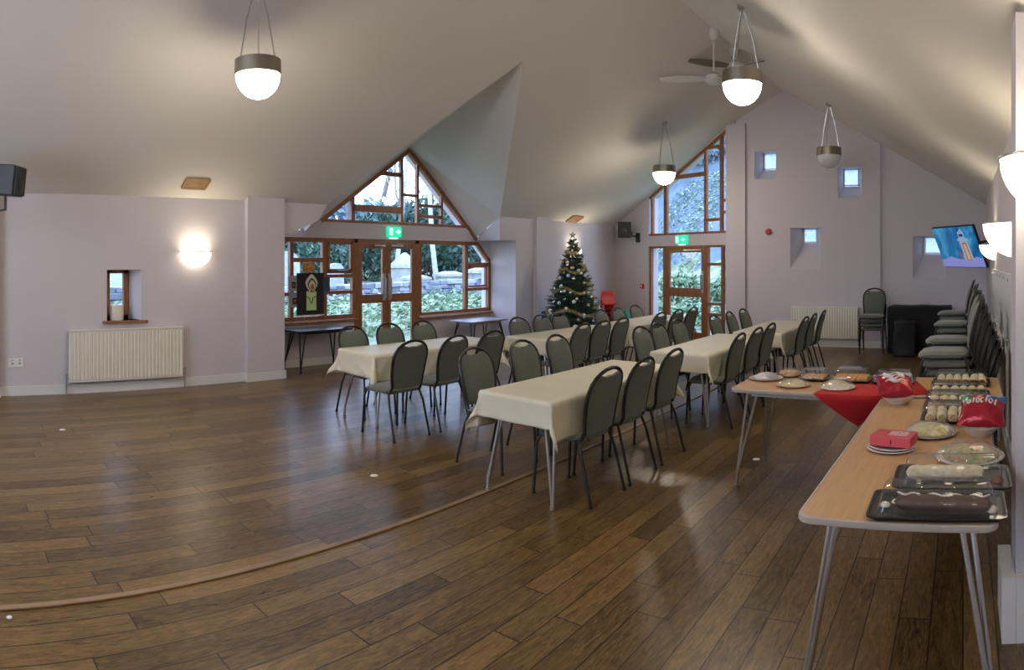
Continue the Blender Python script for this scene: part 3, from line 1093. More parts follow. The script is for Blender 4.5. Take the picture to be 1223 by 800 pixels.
# banner and papers on the bay window
M_BAN = mat('black_banner_cloth', (0.02, 0.016, 0.02), 0.8)
t = on_place('candle_banner', pl_bay, 5.51, 6.02, .79, 1.47, -.035, -.028, M_BAN)
tag(t, 'black banner with a pieced candle and flame, hung on the left bay window', 'banner')
def shape(place, poly, d0, d1, m, parent, name):
    b = B()
    a_ = [b.verts.new(place(u, v, d0)) for u, v in poly]
    c_ = [b.verts.new(place(u, v, d1)) for u, v in poly]
    b.faces.new(a_)
    b.faces.new(c_[::-1])
    n_ = len(poly)
    for i in range(n_):
        b.faces.new((a_[i], a_[(i + 1) % n_], c_[(i + 1) % n_], c_[i]))
    return obj(name, b, m, parent, sm=False)
def flame(cx, cz, w_, h_):
    o_ = []
    for i in range(20):
        a = 2 * pi * i / 20
        r_ = 1.0
        x = sin(a) * w_ * (1 - .35 * max(0, cos(a)))
        z = -cos(a)
        o_.append((cx + x * (1 - max(0, -z) * 0) * (1 - .55 * max(0, z) ** 2), cz + z * h_))
    return o_
M_PC = mat('cream_applique', (0.72, 0.70, 0.52), 0.7)
M_PG = mat('pale_green_applique', (0.60, 0.78, 0.38), 0.7)
M_PR = mat('red_applique', (0.55, 0.10, 0.03), 0.7)
shape(pl_bay, quad(5.69, 5.875, .88, 1.18), -.040, -.0352, M_PG, t, 'candle_shape')
shape(pl_bay, flame(5.785, 1.305, .115, .145), -.040, -.0352, M_PC, t, 'outer_flame')
shape(pl_bay, flame(5.79, 1.285, .080, .105), -.042, -.0402, M_BAN, t, 'flame_outline')
shape(pl_bay, flame(5.79, 1.275, .062, .085), -.044, -.0422, M_PC, t, 'middle_flame')
shape(pl_bay, flame(5.795, 1.25, .032, .05), -.046, -.0442, M_PR, t, 'inner_flame')
b = B()
tube(b, [pl_bay(u, v, -.041) for u, v in ((5.685, 1.10), (5.72, 1.09), (5.745, 1.065), (5.755, 1.02), (5.78, .99), (5.80, 1.02), (5.805, 1.07), (5.84, 1.09), (5.88, 1.10))], .007, 5)
obj('wax_outline', b, M_BAN, t)
b = B()
tube(b, [pl_bay(5.50, .80, -.035), pl_bay(6.03, .80, -.035)], .010, 6)
obj('hanging_rod', b, M_SKIRT, t)
M_PAPER = mat('grey_paper', (0.33, 0.32, 0.36), 0.8)
for u0, u1, v0, v1, lb in ((5.36, 5.55, 1.19, 1.43, 'upper grey paper notice taped left of the candle banner'), (5.37, 5.58, .94, 1.165, 'lower grey paper notice taped left of the candle banner')):
    t = tag(on_place('paper_notice', pl_bay, u0, u1, v0, v1, -.034, -.032, M_PAPER), lb, 'notice', 'paper notices on the bay window')
    on_place('printed_picture', pl_bay, u0 + .06, u1 - .06, v0 + .045, v0 + .145, -.0352, -.0342, M_BAN, t)
    on_place('printed_text', pl_bay, u0 + .085, u1 - .085, v0 + .07, v0 + .12, -.0362, -.0354, M_PR, t)
tag(on_place('picture_card', pl_bay, 5.62, 5.84, 1.48, 1.63, -.036, -.032, mat('orange_card', (.50, .22, .05), .7, noise_amt=.5, noise_scale=20)), 'small orange picture card above the candle banner', 'card')
tag(on_place('picture_card', pl_bay, 6.015, 6.14, 1.17, 1.40, -.036, -.032, mat('dark_blue_card', (.03, .07, .12), .7)), 'small dark blue card right of the candle banner', 'card')

# television
M_SCR = ramp_mat('screen_picture', [(0.25, (0.005, 0.05, 0.22)), (0.5, (0.01, 0.20, 0.52)), (0.75, (0.10, 0.50, 0.75))], 1.6, 0.25, detail=3, stretch=(1, 1, .8), emit=.30, dist=2.5)
TVW, TVH = 1.18, .68
tv = thing('television', 'wall mounted television tilted forward showing a blue winter picture', 'television', (-.075, 10.15, 1.87))
tv.rotation_euler = (Matrix.Rotation(radians(-57), 4, 'Z') @ Matrix.Rotation(radians(23), 4, 'X')).to_euler()
b = B()
boxb(b, -TVW / 2, TVW / 2, 0, .045, -TVH / 2, TVH / 2)
obj('television_case', b, M_BLACK, tv, sm=False, bevel=.006)
def tvq(name, poly, d, m):
    b = B()
    pl_ = lambda u, v, dd: (u, dd, v)
    a_ = [b.verts.new((u, -d, v)) for u, v in poly]
    c_ = [b.verts.new((u, -d + .0015, v)) for u, v in poly]
    b.faces.new(a_)
    b.faces.new(c_[::-1])
    n_ = len(poly)
    for i in range(n_):
        b.faces.new((a_[i], a_[(i + 1) % n_], c_[(i + 1) % n_], c_[i]))
    return obj(name, b, m, tv, sm=False)
sw, sh = TVW / 2 - .012, TVH / 2 - .014
tvq('screen', quad(-sw, sw, -sh, sh), .0020, M_SCR)
def em(name, c, s=.36):
    return mat(name, c, .3, emit=c, es=s)
tvq('snow_picture', [(-sw, -sh), (sw, -sh), (sw, -.19), (.42, -.16), (.2, -.21), (-.1, -.19), (-.3, -.15), (-.45, -.19), (-sw, -.20)], .0040, em('screen_snow', (.25, .28, .68)))
tvq('tower_picture', [(.10, -.21), (.34, -.21), (.31, .10), (.10, .10)], .0060, em('screen_stone', (.42, .38, .42)))
tvq('tower_cap_picture', [(.06, .10), (.36, .10), (.34, .14), (.28, .15), (.28, .24), (.25, .27), (.22, .30), (.18, .27), (.12, .24), (.12, .15), (.07, .14)], .0062, em('screen_cap', (.25, .42, .68)))
tvq('door_picture', [(.16, -.21), (.29, -.21), (.265, .07), (.165, .07)], .0080, em('screen_door', (.20, .05, .08)))
tvq('door_light_picture', [(.18, -.20), (.275, -.20), (.25, .05), (.185, .05)], .0100, em('screen_light', (.55, .42, .30)))
tvq('tower_window_picture', [(.15, .17), (.25, .17), (.25, .215), (.15, .215)], .0082, em('screen_dark', (.01, .02, .06)))
tvq('tree_picture', [(.0, -.20), (.07, -.20), (.03, -.03), (.0, -.12)], .0064, em('screen_tree', (.22, .10, .10)))
b = B()
tube(b, [(.25, .04, 0), (.42, .20, 0), (.54, .16, .02)], .02, 8)
obj('mount_arm', b, M_DKMET, tv)

# clear-fronted notice board on the right wall
t = thing('notice_board', 'long shiny plastic covered notice board on the right wall', 'notice board', (XR, 6.0, 0))
b = B()
boxb(b, -.012, 0, -2.3, 2.6, .95, 1.56)
obj('backing', b, mat('pale_grey_board', (.74, .73, .74), .5, noise_amt=.25, noise_scale=3, stretch=(1, 2.5, .4)), t, sm=False)
b = B()
boxb(b, -.022, -.016, -2.3, 2.6, .95, 1.56)
obj('cover_sheet', b, glass_mat('acrylic_sheet', (.97, .97, .97), .30, .5), t, sm=False)
for k in range(9):
    for zz in (1.0, 1.51):
        b = B()
        tube(b, [(-.030, -2.2 + k * .58, zz), (-.012, -2.2 + k * .58, zz)], .012, 8)
        obj('fixing_stud', b, M_STEEL, t)

# ================================================================== TABLES
def hairpin(bm_, x, y, dx, dy, ztop, r=.0115):
    """two rods that meet at the foot"""
    f = (x + dx * .06, y + dy * .06, 0.012)
    tube(bm_, [(x - dx * .02, y - dy * .075, ztop), (f[0], f[1] - .004 * dy, .10), f], r, 8)
    tube(bm_, [(x - dx * .055, y + dy * .012, ztop), (f[0] - .012 * dx, f[1], .10), (f[0] - .004 * dx, f[1], .012)], r, 8)
    tube(bm_, [(f[0] - .004 * dx, f[1], .0), (f[0] - .004 * dx, f[1], .025)], r * 1.6, 8)

def folding_table(loc, rotz, L, W, H_, label, top_m, edge_m, leg_m, group=None, frame=False, legs=True):
    """length along local Y"""
    t = thing('folding_table', label, 'table', loc, rotz, group)
    b = B()
    prism(b, [(sx_ * (W / 2 - .05) + .05 * cos(radians(a0 + 22.5 * k)), sy_ * (L / 2 - .05) + .05 * sin(radians(a0 + 22.5 * k))) for sx_, sy_, a0 in ((1, 1, 0), (-1, 1, 90), (-1, -1, 180), (1, -1, 270)) for k in range(5)], H_ - .022, H_)
    obj('tabletop', b, top_m, t, sm=False)
    b = B()
    r_ = .05
    pts_ = []
    for sx_, sy_, a0 in ((1, 1, 0), (-1, 1, 90), (-1, -1, 180), (1, -1, 270)):
        for k in range(5):
            a = radians(a0 + 22.5 * k)
            pts_.append((sx_ * (W / 2 - r_ + .003) + r_ * cos(a), sy_ * (L / 2 - r_ + .003) + r_ * sin(a)))
    n_ = len(pts_)
    for (x0, y0), (x1, y1) in zip(pts_, pts_[1:] + pts_[:1]):
        pass
    rings = []
    for (off, zz) in ((0, H_ - .026), (.004, H_ - .02), (.004, H_ - .002), (0, H_ + .0015), (-.006, H_ + .0015), (-.006, H_ - .026)):
        ring = []
        for (x, y) in pts_:
            l_ = hypot(x, y)
            ring.append(b.verts.new((x + off * (1 if x > 0 else -1), y + off * (1 if y > 0 else -1), zz)))
        rings.append(ring)
    for i in range(len(rings)):
        A_, C_ = rings[i], rings[(i + 1) % len(rings)]
        for k in range(n_):
            b.faces.new((A_[k], A_[(k + 1) % n_], C_[(k + 1) % n_], C_[k]))
    obj('edging', b, M_BEAD if edge_m is None else edge_m, t)
    b = B()
    for s in (-1, 1):
        boxb(b, s * (W / 2 - .07) - .012, s * (W / 2 - .07) + .012, -L / 2 + .14, L / 2 - .14, H_ - .058, H_ - .022)
    for s in (-1, 1):
        boxb(b, -W / 2 + .06, W / 2 - .06, s * (L / 2 - .12) - .010, s * (L / 2 - .12) + .010, H_ - .050, H_ - .022)
    obj('underframe', b, edge_m or leg_m, t, sm=False)
    for sx_ in (-1, 1):
        for sy_ in (-1, 1):
            b = B()
            hairpin(b, sx_ * (W / 2 - .075), sy_ * (L / 2 - .10), sx_, sy_, H_ - .03)
            obj('leg', b, leg_m, t)
    return t

def tablecloth(loc, rotz, L, W, H_, oe, os_, label, group, seed):
    """draped cloth: overhang oe at the ends, os_ along the sides"""
    nz = 56
    b = B()
    nu, nv = 34, 70
    W, L = W + .024, L + .024
    def axis(h_, o_, ni, no):
        a = [-h_ - o_ + o_ * (i / no) for i in range(no)]
        return a + [-h_ + 2 * h_ * i / ni for i in range(ni + 1)] + [-x for x in a[::-1]]
    us = axis(W / 2, os_, 14, 14)
    vs = axis(L / 2, oe, 44, 12)
    nu, nv = len(us) - 1, len(vs) - 1
    grid = []
    for u in us:
        row = []
        for v in vs:
            au, av = abs(u) - W / 2, abs(v) - L / 2
            su, sv = (1 if u > 0 else -1), (1 if v > 0 else -1)
            du, dv = max(0, au), max(0, av)
            r_ = hypot(du, dv)
            x, y, z = (u if au <= 0 else su * W / 2), (v if av <= 0 else sv * L / 2), H_
            if r_ > 0:
                ca, sa = du / r_, dv / r_
                corner = 2 * ca * sa
                wob = noise.noise(Vector((u * 2.3 + seed, v * 2.3, seed))) * .035 * min(1, r_ / .15)
                fold = .022 * sin((u + v * 1.3) * 21 + seed) * min(1, r_ / .2) * (1 - corner)
                out = .006 + r_ * (.035 + .32 * corner * min(1, r_ / .25)) + wob * (.3 + corner) + fold * .5
                out = max(.010, out)
                x += su * ca * out
                y += sv * sa * out
                z -= sqrt(max(0, r_ * r_ - min(out, r_ * .8) ** 2))
                z += .0
            else:
                z += .0015 * noise.noise(Vector((u * 6, v * 6, seed)))
            row.append(b.verts.new((x, y, z + .007)))
        grid.append(row)
    for i in range(nu):
        for j in range(nv):
            b.faces.new((grid[i][j], grid[i + 1][j], grid[i + 1][j + 1], grid[i][j + 1]))
    o = obj('tablecloth', b, M_CLOTH, None, loc=loc, rotz=rotz, recalc=False)
    smooth(o.data, 80)
    md = o.modifiers.new('thickness', 'SOLIDIFY')
    md.thickness = .002
    md.offset = 1
    return tag(o, label, 'tablecloth', group)

TH = .725
TABLES = {
    'A1': (-2.86, 4.48, -1, 'nearest table of the right row'),
    'A2': (-2.76, 6.98, -1, 'middle table of the right row'),
    'A3': (-2.62, 9.05, 0, 'farthest table of the right row'),
    'B1': (-5.36, 5.05, -3, 'nearest table of the left row'),
    'B2': (-4.86, 7.22, -2, 'middle table of the left row'),
    'B3': (-4.80, 9.35, 0, 'farthest table of the left row'),
}
for k, (x, y, a, nm) in TABLES.items():
    folding_table((x, y, 0), radians(a), 1.80, .62, TH, 'grey legged folding table under the cloth, ' + nm, M_TOP, M_EDGE, M_LEG, 'dining tables in two rows')
    tablecloth((x, y, 0), radians(a), 1.80, .62, TH, .18 if k != 'B1' else .24, .27, 'creamy white cloth draped over the ' + nm, 'white tablecloths', ord(k[0]) * 1.7 + int(k[1]) * 3.1)

# ================================================================== CHAIRS
def back_profile(t):
    """half width of the back at height fraction t (0 bottom .. 1 top)"""
    if t < .62:
        return .172 + .026 * sin(t / .62 * pi / 2)
    q = (t - .62) / .38
    return .198 * sqrt(max(0, 1 - q ** 2.3))
ZB0, ZB1, XB0, XB1 = .49, .925, -.205, -.315
def back_pt(s, t, off=0):
    """s lateral, t height, off = distance in front of the back plane"""
    z = ZB0 + (ZB1 - ZB0) * t
    x = XB0 + (XB1 - XB0) * t + .02 * sin(t * pi)
    return Vector((x + off, s, z + off * .22))
def make_chair():
    t = thing('dining_chair', 'x', 'chair')
    # seat cushion
    b = B()
    n1, n2 = 12, 12
    top, bot = [], []
    for i in range(n1 + 1):
        for lst in (top, bot):
            lst.append([])
        for j in range(n2 + 1):
            u = i / n1 * 2 - 1
            v = j / n2 * 2 - 1
            # rounded square
            k_ = 1 - .10 * (abs(u) ** 3) * (abs(v) ** 3) * 1.5
            hw = .205 + .012 * (u * .5 + .5)
            x, y = .012 + u * .215 * k_, v * hw * k_
            e = (1 - abs(u) ** 5) * (1 - abs(v) ** 5)
            dome = .026 * (e ** .45)
            drop = .018 * max(0, u) ** 3
            top[i].append(b.verts.new((x, y, .452 + dome - drop)))
            bot[i].append(b.verts.new((x * .985, y * .985, .428 - drop * .3)))
    for i in range(n1):
        for j in range(n2):
            b.faces.new((top[i][j], top[i + 1][j], top[i + 1][j + 1], top[i][j + 1]))
            b.faces.new((bot[i][j], bot[i][j + 1], bot[i + 1][j + 1], bot[i + 1][j]))
    rim = lambda g: [g[i][0] for i in range(n1 + 1)] + [g[n1][j] for j in range(1, n2 + 1)] + [g[i][n2] for i in range(n1 - 1, -1, -1)] + [g[0][j] for j in range(n2 - 1, 0, -1)]
    ra, rb = rim(top), rim(bot)
    for i in range(len(ra)):
        b.faces.new((ra[i], rb[i], rb[(i + 1) % len(ra)], ra[(i + 1) % len(ra)]))
    obj('seat', b, M_FABRIC, t)
    # upholstered back with the scooped top edge
    b = B()
    N, Mv = 16, 10
    for side in (1, -1):
        pass
    F_, R_ = [], []
    for i in range(N + 1):
        F_.append([])
        R_.append([])
        for j in range(Mv + 1):
            s = j / Mv * 2 - 1
            tt = i / N
            topt = .868 + .035 * s * s + .008 * cos(min(1, abs(s) / .6) * pi * 2)
            h = min(back_profile(0) if False else 1, 1)
            t_ = -.03 + tt * (topt + .03)
            hw = (back_profile(max(0, t_)) if t_ > 0 else .172) - .010
            y = s * max(hw, .03)
            puff = .022 * (1 - abs(s) ** 4) * (1 - abs(2 * tt - 1) ** 6) + .006
            F_[i].append(b.verts.new(back_pt(y, t_, puff)))
            R_[i].append(b.verts.new(back_pt(y, t_, -.010 - .006 * (1 - abs(s) ** 4))))
    for i in range(N):
        for j in range(Mv):
            b.faces.new((F_[i][j], F_[i][j + 1], F_[i + 1][j + 1], F_[i + 1][j]))
            b.faces.new((R_[i][j], R_[i + 1][j], R_[i + 1][j + 1], R_[i][j + 1]))
    ra, rb = [], []
    for g, lst in ((F_, ra), (R_, rb)):
        lst += [g[i][0] for i in range(N + 1)] + [g[N][j] for j in range(1, Mv + 1)] + [g[i][Mv] for i in range(N - 1, -1, -1)] + [g[0][j] for j in range(Mv - 1, 0, -1)]
    for i in range(len(ra)):
        b.faces.new((ra[i], ra[(i + 1) % len(ra)], rb[(i + 1) % len(ra)], rb[i]))
    obj('backrest', b, M_FABRIC, t)
    # hoop of black tube
    b = B()
    pts_ = []
    K = 14
    pts_.append(Vector((-.185, -.178, .445)))
    for i in range(K + 1):
        tt = i / K
        t_ = tt if tt < .62 else .62 + .38 * sin((tt - .62) / .38 * pi / 2)
        pts_.append(back_pt(-back_profile(t_) - .003, t_, 0))
    right = [Vector((p.x, -p.y, p.z)) for p in pts_[:-1]][::-1]
    tube(b, pts_ + right, .0135, 8)
    obj('back_frame', b, M_TUBE, t)
    b = B()
    tube(b, [(.19, -.19, .425), (-.17, -.185, .430), (-.17, .185, .430), (.19, .19, .425)], .0105, 8, closed=True)
    for y in (-.19, .19):
        tube(b, [(-.125, y * .98, .30), (.125, y * .98, .30)], .007, 6) if False else None
    obj('seat_frame', b, M_TUBE, t)
    for s in (-1, 1):
        b = B()
        tube(b, [(.17, s * .19, .425), (.195, s * .205, .36), (.215, s * .215, .012)], .011, 8)
        tube(b, [(.215, s * .215, .0), (.215, s * .215, .02)], .014, 8)
        obj('leg', b, M_TUBE, t)
        b = B()
        tube(b, [(-.165, s * .185, .43), (-.20, s * .205, .33), (-.285, s * .215, .012)], .011, 8)
        tube(b, [(-.285, s * .215, .0), (-.285, s * .215, .02)], .014, 8)
        obj('leg', b, M_TUBE, t)
    return t
proto = make_chair()
used = [False]
def place_chair(x, y, rz, label, group, z=0.0):
    if not used[0]:
        used[0] = True
        o = proto
        o.location = (x, y, z)
        o.rotation_euler = (0, 0, rz)
        o['label'] = label
        o['group'] = group
        return o
    return dup(proto, (x, y, z), rz, label, group)

# x of the chair back top, and y of each chair, on both sides of each table
ROWS = {
    'A1': ((-3.83, (4.17, 4.83, 5.40)), (-2.34, (4.00, 4.52, 5.07))),
    'A2': ((-3.50, (6.55, 7.00, 7.55)), (-2.22, (6.40, 7.00, 7.52))),
    'A3': ((-3.32, (8.35, 8.98, 9.55)), (-2.04, (8.50, 9.00, 9.62))),
    'B1': ((-5.98, (4.50, 5.04, 5.60)), (-4.55, (4.18, 4.74, 5.32))),
    'B2': ((-5.40, (6.74, 7.25, 7.68)), (-4.22, (6.55, 7.02, 7.50))),
    'B3': ((-5.22, (8.52, 9.02, 9.62)), (-4.15, (8.50, 9.10, 9.66))),
}
NTH = ('nearest', 'middle', 'farthest')
for k, (lf, rt) in ROWS.items():
    nm = TABLES[k][3]
    for side, (bx, ys) in (('left', lf), ('right', rt)):
        for i, y in enumerate(ys):
            j1 = random.uniform(-.05, .05)
            if side == 'left':
                place_chair(bx + .315, y, j1, 'grey-green padded chair, %s of three on the left side of the %s' % (NTH[i], nm.replace('table of the ', '').replace(' row', ' row table')), 'chairs at the dining tables')
            else:
                place_chair(bx - .315, y, pi + j1, 'grey-green padded chair, %s of three on the right side of the %s' % (NTH[i], nm.replace('table of the ', '').replace(' row', ' row table')), 'chairs at the dining tables')

ORD = {1: 'topmost', 2: 'second from the top', 3: 'third from the top', 4: 'fourth from the top', 5: 'fifth from the top', 6: 'sixth from the top', 7: 'lowest'}
def stack(x, y, rz, n, where, group, dz=.075, dx=.028):
    for i in range(n):
        # i = 0 is the chair on the floor
        k = n - i
        od = 'lowest' if i == 0 else ORD[k]
        place_chair(x + dx * i * cos(rz), y + dx * i * sin(rz), rz, 'grey-green stacked chair, %s in the %s' % (od, where), group, z=dz * i)
stack(.02, 5.60, pi, 7, 'stack nearest the food tables', 'stack nearest the food tables')
stack(.03, 6.50, pi + .04, 7, 'second stack along the right wall', 'second stack along the right wall')
stack(.04, 8.15, pi - .03, 7, 'third stack along the right wall', 'third stack along the right wall')
stack(.02, 9.75, pi + .02, 7, 'rearmost stack along the right wall', 'rearmost stack along the right wall')
stack(-1.62, 11.85, -pi / 2, 4, 'stack before the far wall', 'stack before the far wall')

# ---- low folding tables in the bay
folding_table((-8.44, 5.72, 0), 0, 1.0, .50, .62, 'dark topped low folding table under the left bay window', mat('slate_laminate', (.10, .11, .13), .3), M_DKMET, M_DKMET)
folding_table((-8.26, 9.20, 0), 0, 1.0, .58, .56, 'pale grey low folding table under the right bay window', mat('grey_laminate', (.42, .44, .48), .35), M_EDGE, M_DKMET)

# ---- black covered trolley and bag at the far right
M_BCLOTH = mat('black_cover_cloth', (.004, .004, .0045), .8, bump=.4, bump_scale=6)
def soft_box(name, loc, s, m, label, cat, seed, rz=0.0, amp=.02):
    b = B()
    bmesh.ops.create_cube(b, size=1)
    bmesh.ops.subdivide_edges(b, edges=b.edges, cuts=9, use_grid_fill=True)
    for v in b.verts:
        p = v.co.copy()
        q = Vector((p.x * s[0], p.y * s[1], (p.z + .5) * s[2]))
        r_ = .06
        for ax, h_ in ((0, s[0] / 2), (1, s[1] / 2)):
            pass
        q += Vector((noise.noise(q * 2.2 + Vector((seed, 0, 0))), noise.noise(q * 2.2 + Vector((0, seed, 0))), 0)) * amp * 2
        q.z += noise.noise(Vector((q.x * 3, q.y * 3, seed))) * amp * (1 if p.z > .4 else 0)
        if p.z < -.49:
            q.z = 0.0
        v.co = q
    o = obj(name, b, m, loc=loc, rotz=rz)
    smooth(o.data, 70)
    md = o.modifiers.new('soft', 'BEVEL')
    md.width = .03
    md.segments = 3
    md.limit_method = 'ANGLE'
    md.angle_limit = radians(55)
    return tag(o, label, cat)
soft_box('covered_trolley', (-.78, 12.05, 0), (1.12, .5, .84), M_BCLOTH, 'large black covered trolley against the far wall', 'trolley', 3)
soft_box('black_case', (-1.02, 11.50, 0), (.38, .30, .62), mat('black_vinyl', (.006, .006, .007), .35, bump=.4, bump_scale=5), 'smaller shiny black case in front of the covered trolley', 'case', 8, .1, .015)

# ---- stack of red plastic children's chairs
def red_chair():
    t = thing('child_chair', 'x', 'chair')
    b = B()
    n1, n2 = 16, 8
    rows = []
    for i in range(n1 + 1):
        u = i / n1
        if u < .5:
            q = u / .5
            x, z = .17 - .30 * q, .30 - .015 * sin(q * pi) - .01 * q
        else:
            q = (u - .5) / .5
            x, z = -.13 - .08 * q - .02 * sin(q * pi), .29 + .30 * q
        hw = .17 - .025 * (abs(u - .5) < .12) - .035 * max(0, u - .75) * 4
        rows.append([b.verts.new((x, (j / n2 * 2 - 1) * hw, z + (.02 if u < .5 else 0) * abs(j / n2 * 2 - 1) ** 3)) for j in range(n2 + 1)])
    for i in range(n1):
        for j in range(n2):
            b.faces.new((rows[i][j], rows[i + 1][j], rows[i + 1][j + 1], rows[i][j + 1]))
    o = obj('seat_shell', b, M_RED, t)
    md = o.modifiers.new('thickness', 'SOLIDIFY')
    md.thickness = .008
    for s_ in (-1, 1):
        for fx in (.12, -.12):
            b = B()
            tube(b, [(fx * .4, s_ * .10, .282), (fx * .9, s_ * .14, .26), (fx * 1.35, s_ * .18, 0)], .008, 6)
            obj('leg', b, M_STEEL, t)
    return t
rc = red_chair()
rx, ry = -7.60, 12.80
for i in range(5):
    o = rc if i == 0 else dup(rc)
    o.location = (rx + .008 * i, ry - .004 * i, .095 * i)
    o.rotation_euler = (0, 0, radians(-50))
    o['label'] = 'red plastic child chair, %s in the stack right of the christmas tree' % (['lowest', 'fourth from the top', 'third from the top', 'second from the top', 'topmost'][i])
    o['group'] = 'red child chairs in a stack'
o = dup(rc, (-7.28, 13.25, 0), radians(-160), 'single red child chair leaning beside the far corner stack')
if 'group' in o:
    del o['group']
b = B()
bmesh.ops.create_icosphere(b, subdivisions=3, radius=1)
for v in b.verts:
    n_ = noise.noise(v.co * 1.7)
    v.co = Vector((v.co.x * .24, v.co.y * .20, max(0, v.co.z * .34 + .30))) * (1 + .10 * n_)
tag(obj('bean_bag', b, mat('teal_grey_fabric', (.16, .24, .29), .8, noise_amt=.3, noise_scale=9), loc=(-7.50, 12.15, 0)), 'blue-grey bean bag between the christmas tree and the red chairs', 'bean bag')
b = B()
prism(b, [(-.16, -.12), (.16, -.12), (.16, .12), (-.16, .12)], 0, .40)
for v in b.verts:
    if v.co.z < .1:
        v.co.x *= .85
        v.co.y *= .85
gc = tag(obj('storage_crate', b, mat('dark_green_plastic', (.03, .14, .09), .5), loc=(-7.12, 12.75, 0), sm=False, bevel=.02), 'dark green plastic crate right of the red chair stack', 'crate')
b = B()
lathe(b, [(0, 0), (.10, .0), (.07, .10), (.03, .2), (0, .22)], 12, (0, 0, .40))
obj('crate_contents', b, mat('green_cloth', (.05, .22, .15), .8), gc)
soft_box('cloth_bag', (-7.62, 10.62, 0), (.30, .26, .66), mat('dark_blue_cloth', (.05, .055, .09), .9), 'dark blue cloth bag slumped left of the christmas tree', 'bag', 5, .3, .04)

# ================================================================== CHRISTMAS TREE
TX, TY, TZ = -7.06, 10.55, 2.10
M_NEED = ramp_mat('fir_needles', [(0.3, (.006, .022, .010)), (0.55, (.016, .050, .020)), (0.8, (.045, .095, .035))], 9, .6)
tree = thing('christmas_tree', 'tall decorated artificial christmas tree standing in the far left corner', 'christmas tree', (TX, TY, 0))
b = B()
lathe(b, [(0, 0), (.20, 0), (.21, .03), (.13, .05), (.12, .24), (.10, .25), (0, .25)], 20)
obj('tree_stand', b, mat('dark_red_pot', (.05, .012, .012), .6), tree)
b = B()
tube(b, [(0, 0, .2), (0, 0, TZ - .05)], [.035, .01], 8)
obj('trunk', b, mat('dark_bark', (.03, .02, .014), .9), tree)
rnd = random.Random(11)
def tree_r(z):
    f = (TZ - z) / (TZ - .30)
    return .03 + .60 * f ** .92
b = B()
NEED = []
def needles(p0, p1, n, ln):
    d = (p1 - p0)
    L_ = d.length
    if L_ < 1e-4:
        return
    d.normalize()
    for k in range(n):
        p = p0 + d * L_ * (k + rnd.random()) / n
        o_ = Vector((rnd.gauss(0, 1), rnd.gauss(0, 1), rnd.gauss(0, 1)))
        o_ = (o_ - d * o_.dot(d)).normalized() * .8 + d * .6
        q = p + o_.normalized() * ln * rnd.uniform(.7, 1.2)
        w_ = d.cross(o_).normalized() * .0055
        b.faces.new((b.verts.new(p - w_), b.verts.new(p + w_), b.verts.new(q)))
z = .30
while z < TZ - .04:
    R_ = tree_r(z)
    nb = max(5, int(26 * R_ / .62) + 3)
    for k in range(nb):
        a = 2 * pi * (k + rnd.random() * .9) / nb
        rr = R_ * rnd.uniform(.72, 1.10)
        zz = z + rnd.uniform(-.02, .02)
        root = Vector((0, 0, zz + .03))
        mid = Vector((cos(a) * rr * .55, sin(a) * rr * .55, zz - .01))
        tip = Vector((cos(a) * rr, sin(a) * rr, zz + .005 + rnd.uniform(-.02, .05)))
        tube(b, [root, mid, tip], .004, 3, caps=False)
        needles(root.lerp(mid, .3), mid, int(10 + 14 * rr), .05)
        needles(mid, tip, int(14 + 26 * rr), .045)
        for sgn in (-1, 1):
            for f in (.45, .65, .85):
                p = root.lerp(tip, f)
                a2 = a + sgn * .75
                q = p + Vector((cos(a2), sin(a2), rnd.uniform(-.1, .35))) * rr * .30
                needles(p, q, int(5 + 16 * rr), .04)
    z += .066
o = obj('needle_foliage', b, M_NEED, tree, sm=False, recalc=False)
b = B()
for k in range(5):
    a, a2 = pi / 2 + k * 2 * pi / 5, pi / 2 + (k + .5) * 2 * pi / 5
    a0 = pi / 2 + (k - .5) * 2 * pi / 5
    for dy in (-1, 1):
        c_ = b.verts.new((0, dy * .022, 0))
        p_ = b.verts.new((.085 * cos(a), 0, .085 * sin(a)))
        l_ = b.verts.new((.036 * cos(a2), 0, .036 * sin(a2)))
        r_ = b.verts.new((.036 * cos(a0), 0, .036 * sin(a0)))
        b.faces.new((c_, p_, l_))
        b.faces.new((c_, r_, p_))
bmesh.ops.remove_doubles(b, verts=b.verts, dist=1e-5)
tag(obj('star_topper', b, mat('dull_silver_glitter', (.30, .32, .26), .35, .6), loc=(TX, TY, TZ + .05), rotz=radians(34), sm=False), 'small silver star on the very top of the christmas tree', 'star')
# tinsel garlands
M_TINS = ramp_mat('gold_tinsel', [(0.3, (.22, .19, .07)), (0.7, (.62, .56, .30))], 30, .35)
for gi, (z0, wob) in enumerate(((.72, .05), (1.13, .045), (1.50, .035), (1.84, .02))):
    b = B()
    prev = None
    R_ = tree_r(z0) + .02
    nn = int(360 * R_ / .5)
    for k in range(nn):
        a = 2 * pi * k / nn
        zz = z0 + wob * sin(a * 4 + gi) - .10 * (a / (2 * pi) - .5)
        rr = tree_r(zz) * .99
        p = Vector((cos(a) * rr, sin(a) * rr, zz))
        for q_ in range(9):
            d = Vector((rnd.gauss(0, 1), rnd.gauss(0, 1), rnd.gauss(0, 1))).normalized()
            w_ = d.orthogonal().normalized() * .006
            q = p + d * .046
            b.faces.new((b.verts.new(p - w_), b.verts.new(p + w_), b.verts.new(q)))
    tag(obj('tinsel_garland', b, M_TINS, loc=(TX, TY, 0), sm=False, recalc=False), 'gold tinsel garland wound around the christmas tree, %s' % ['lowest of four', 'third from the top', 'second from the top', 'uppermost of four'][gi], 'garland', 'tinsel garlands on the christmas tree')
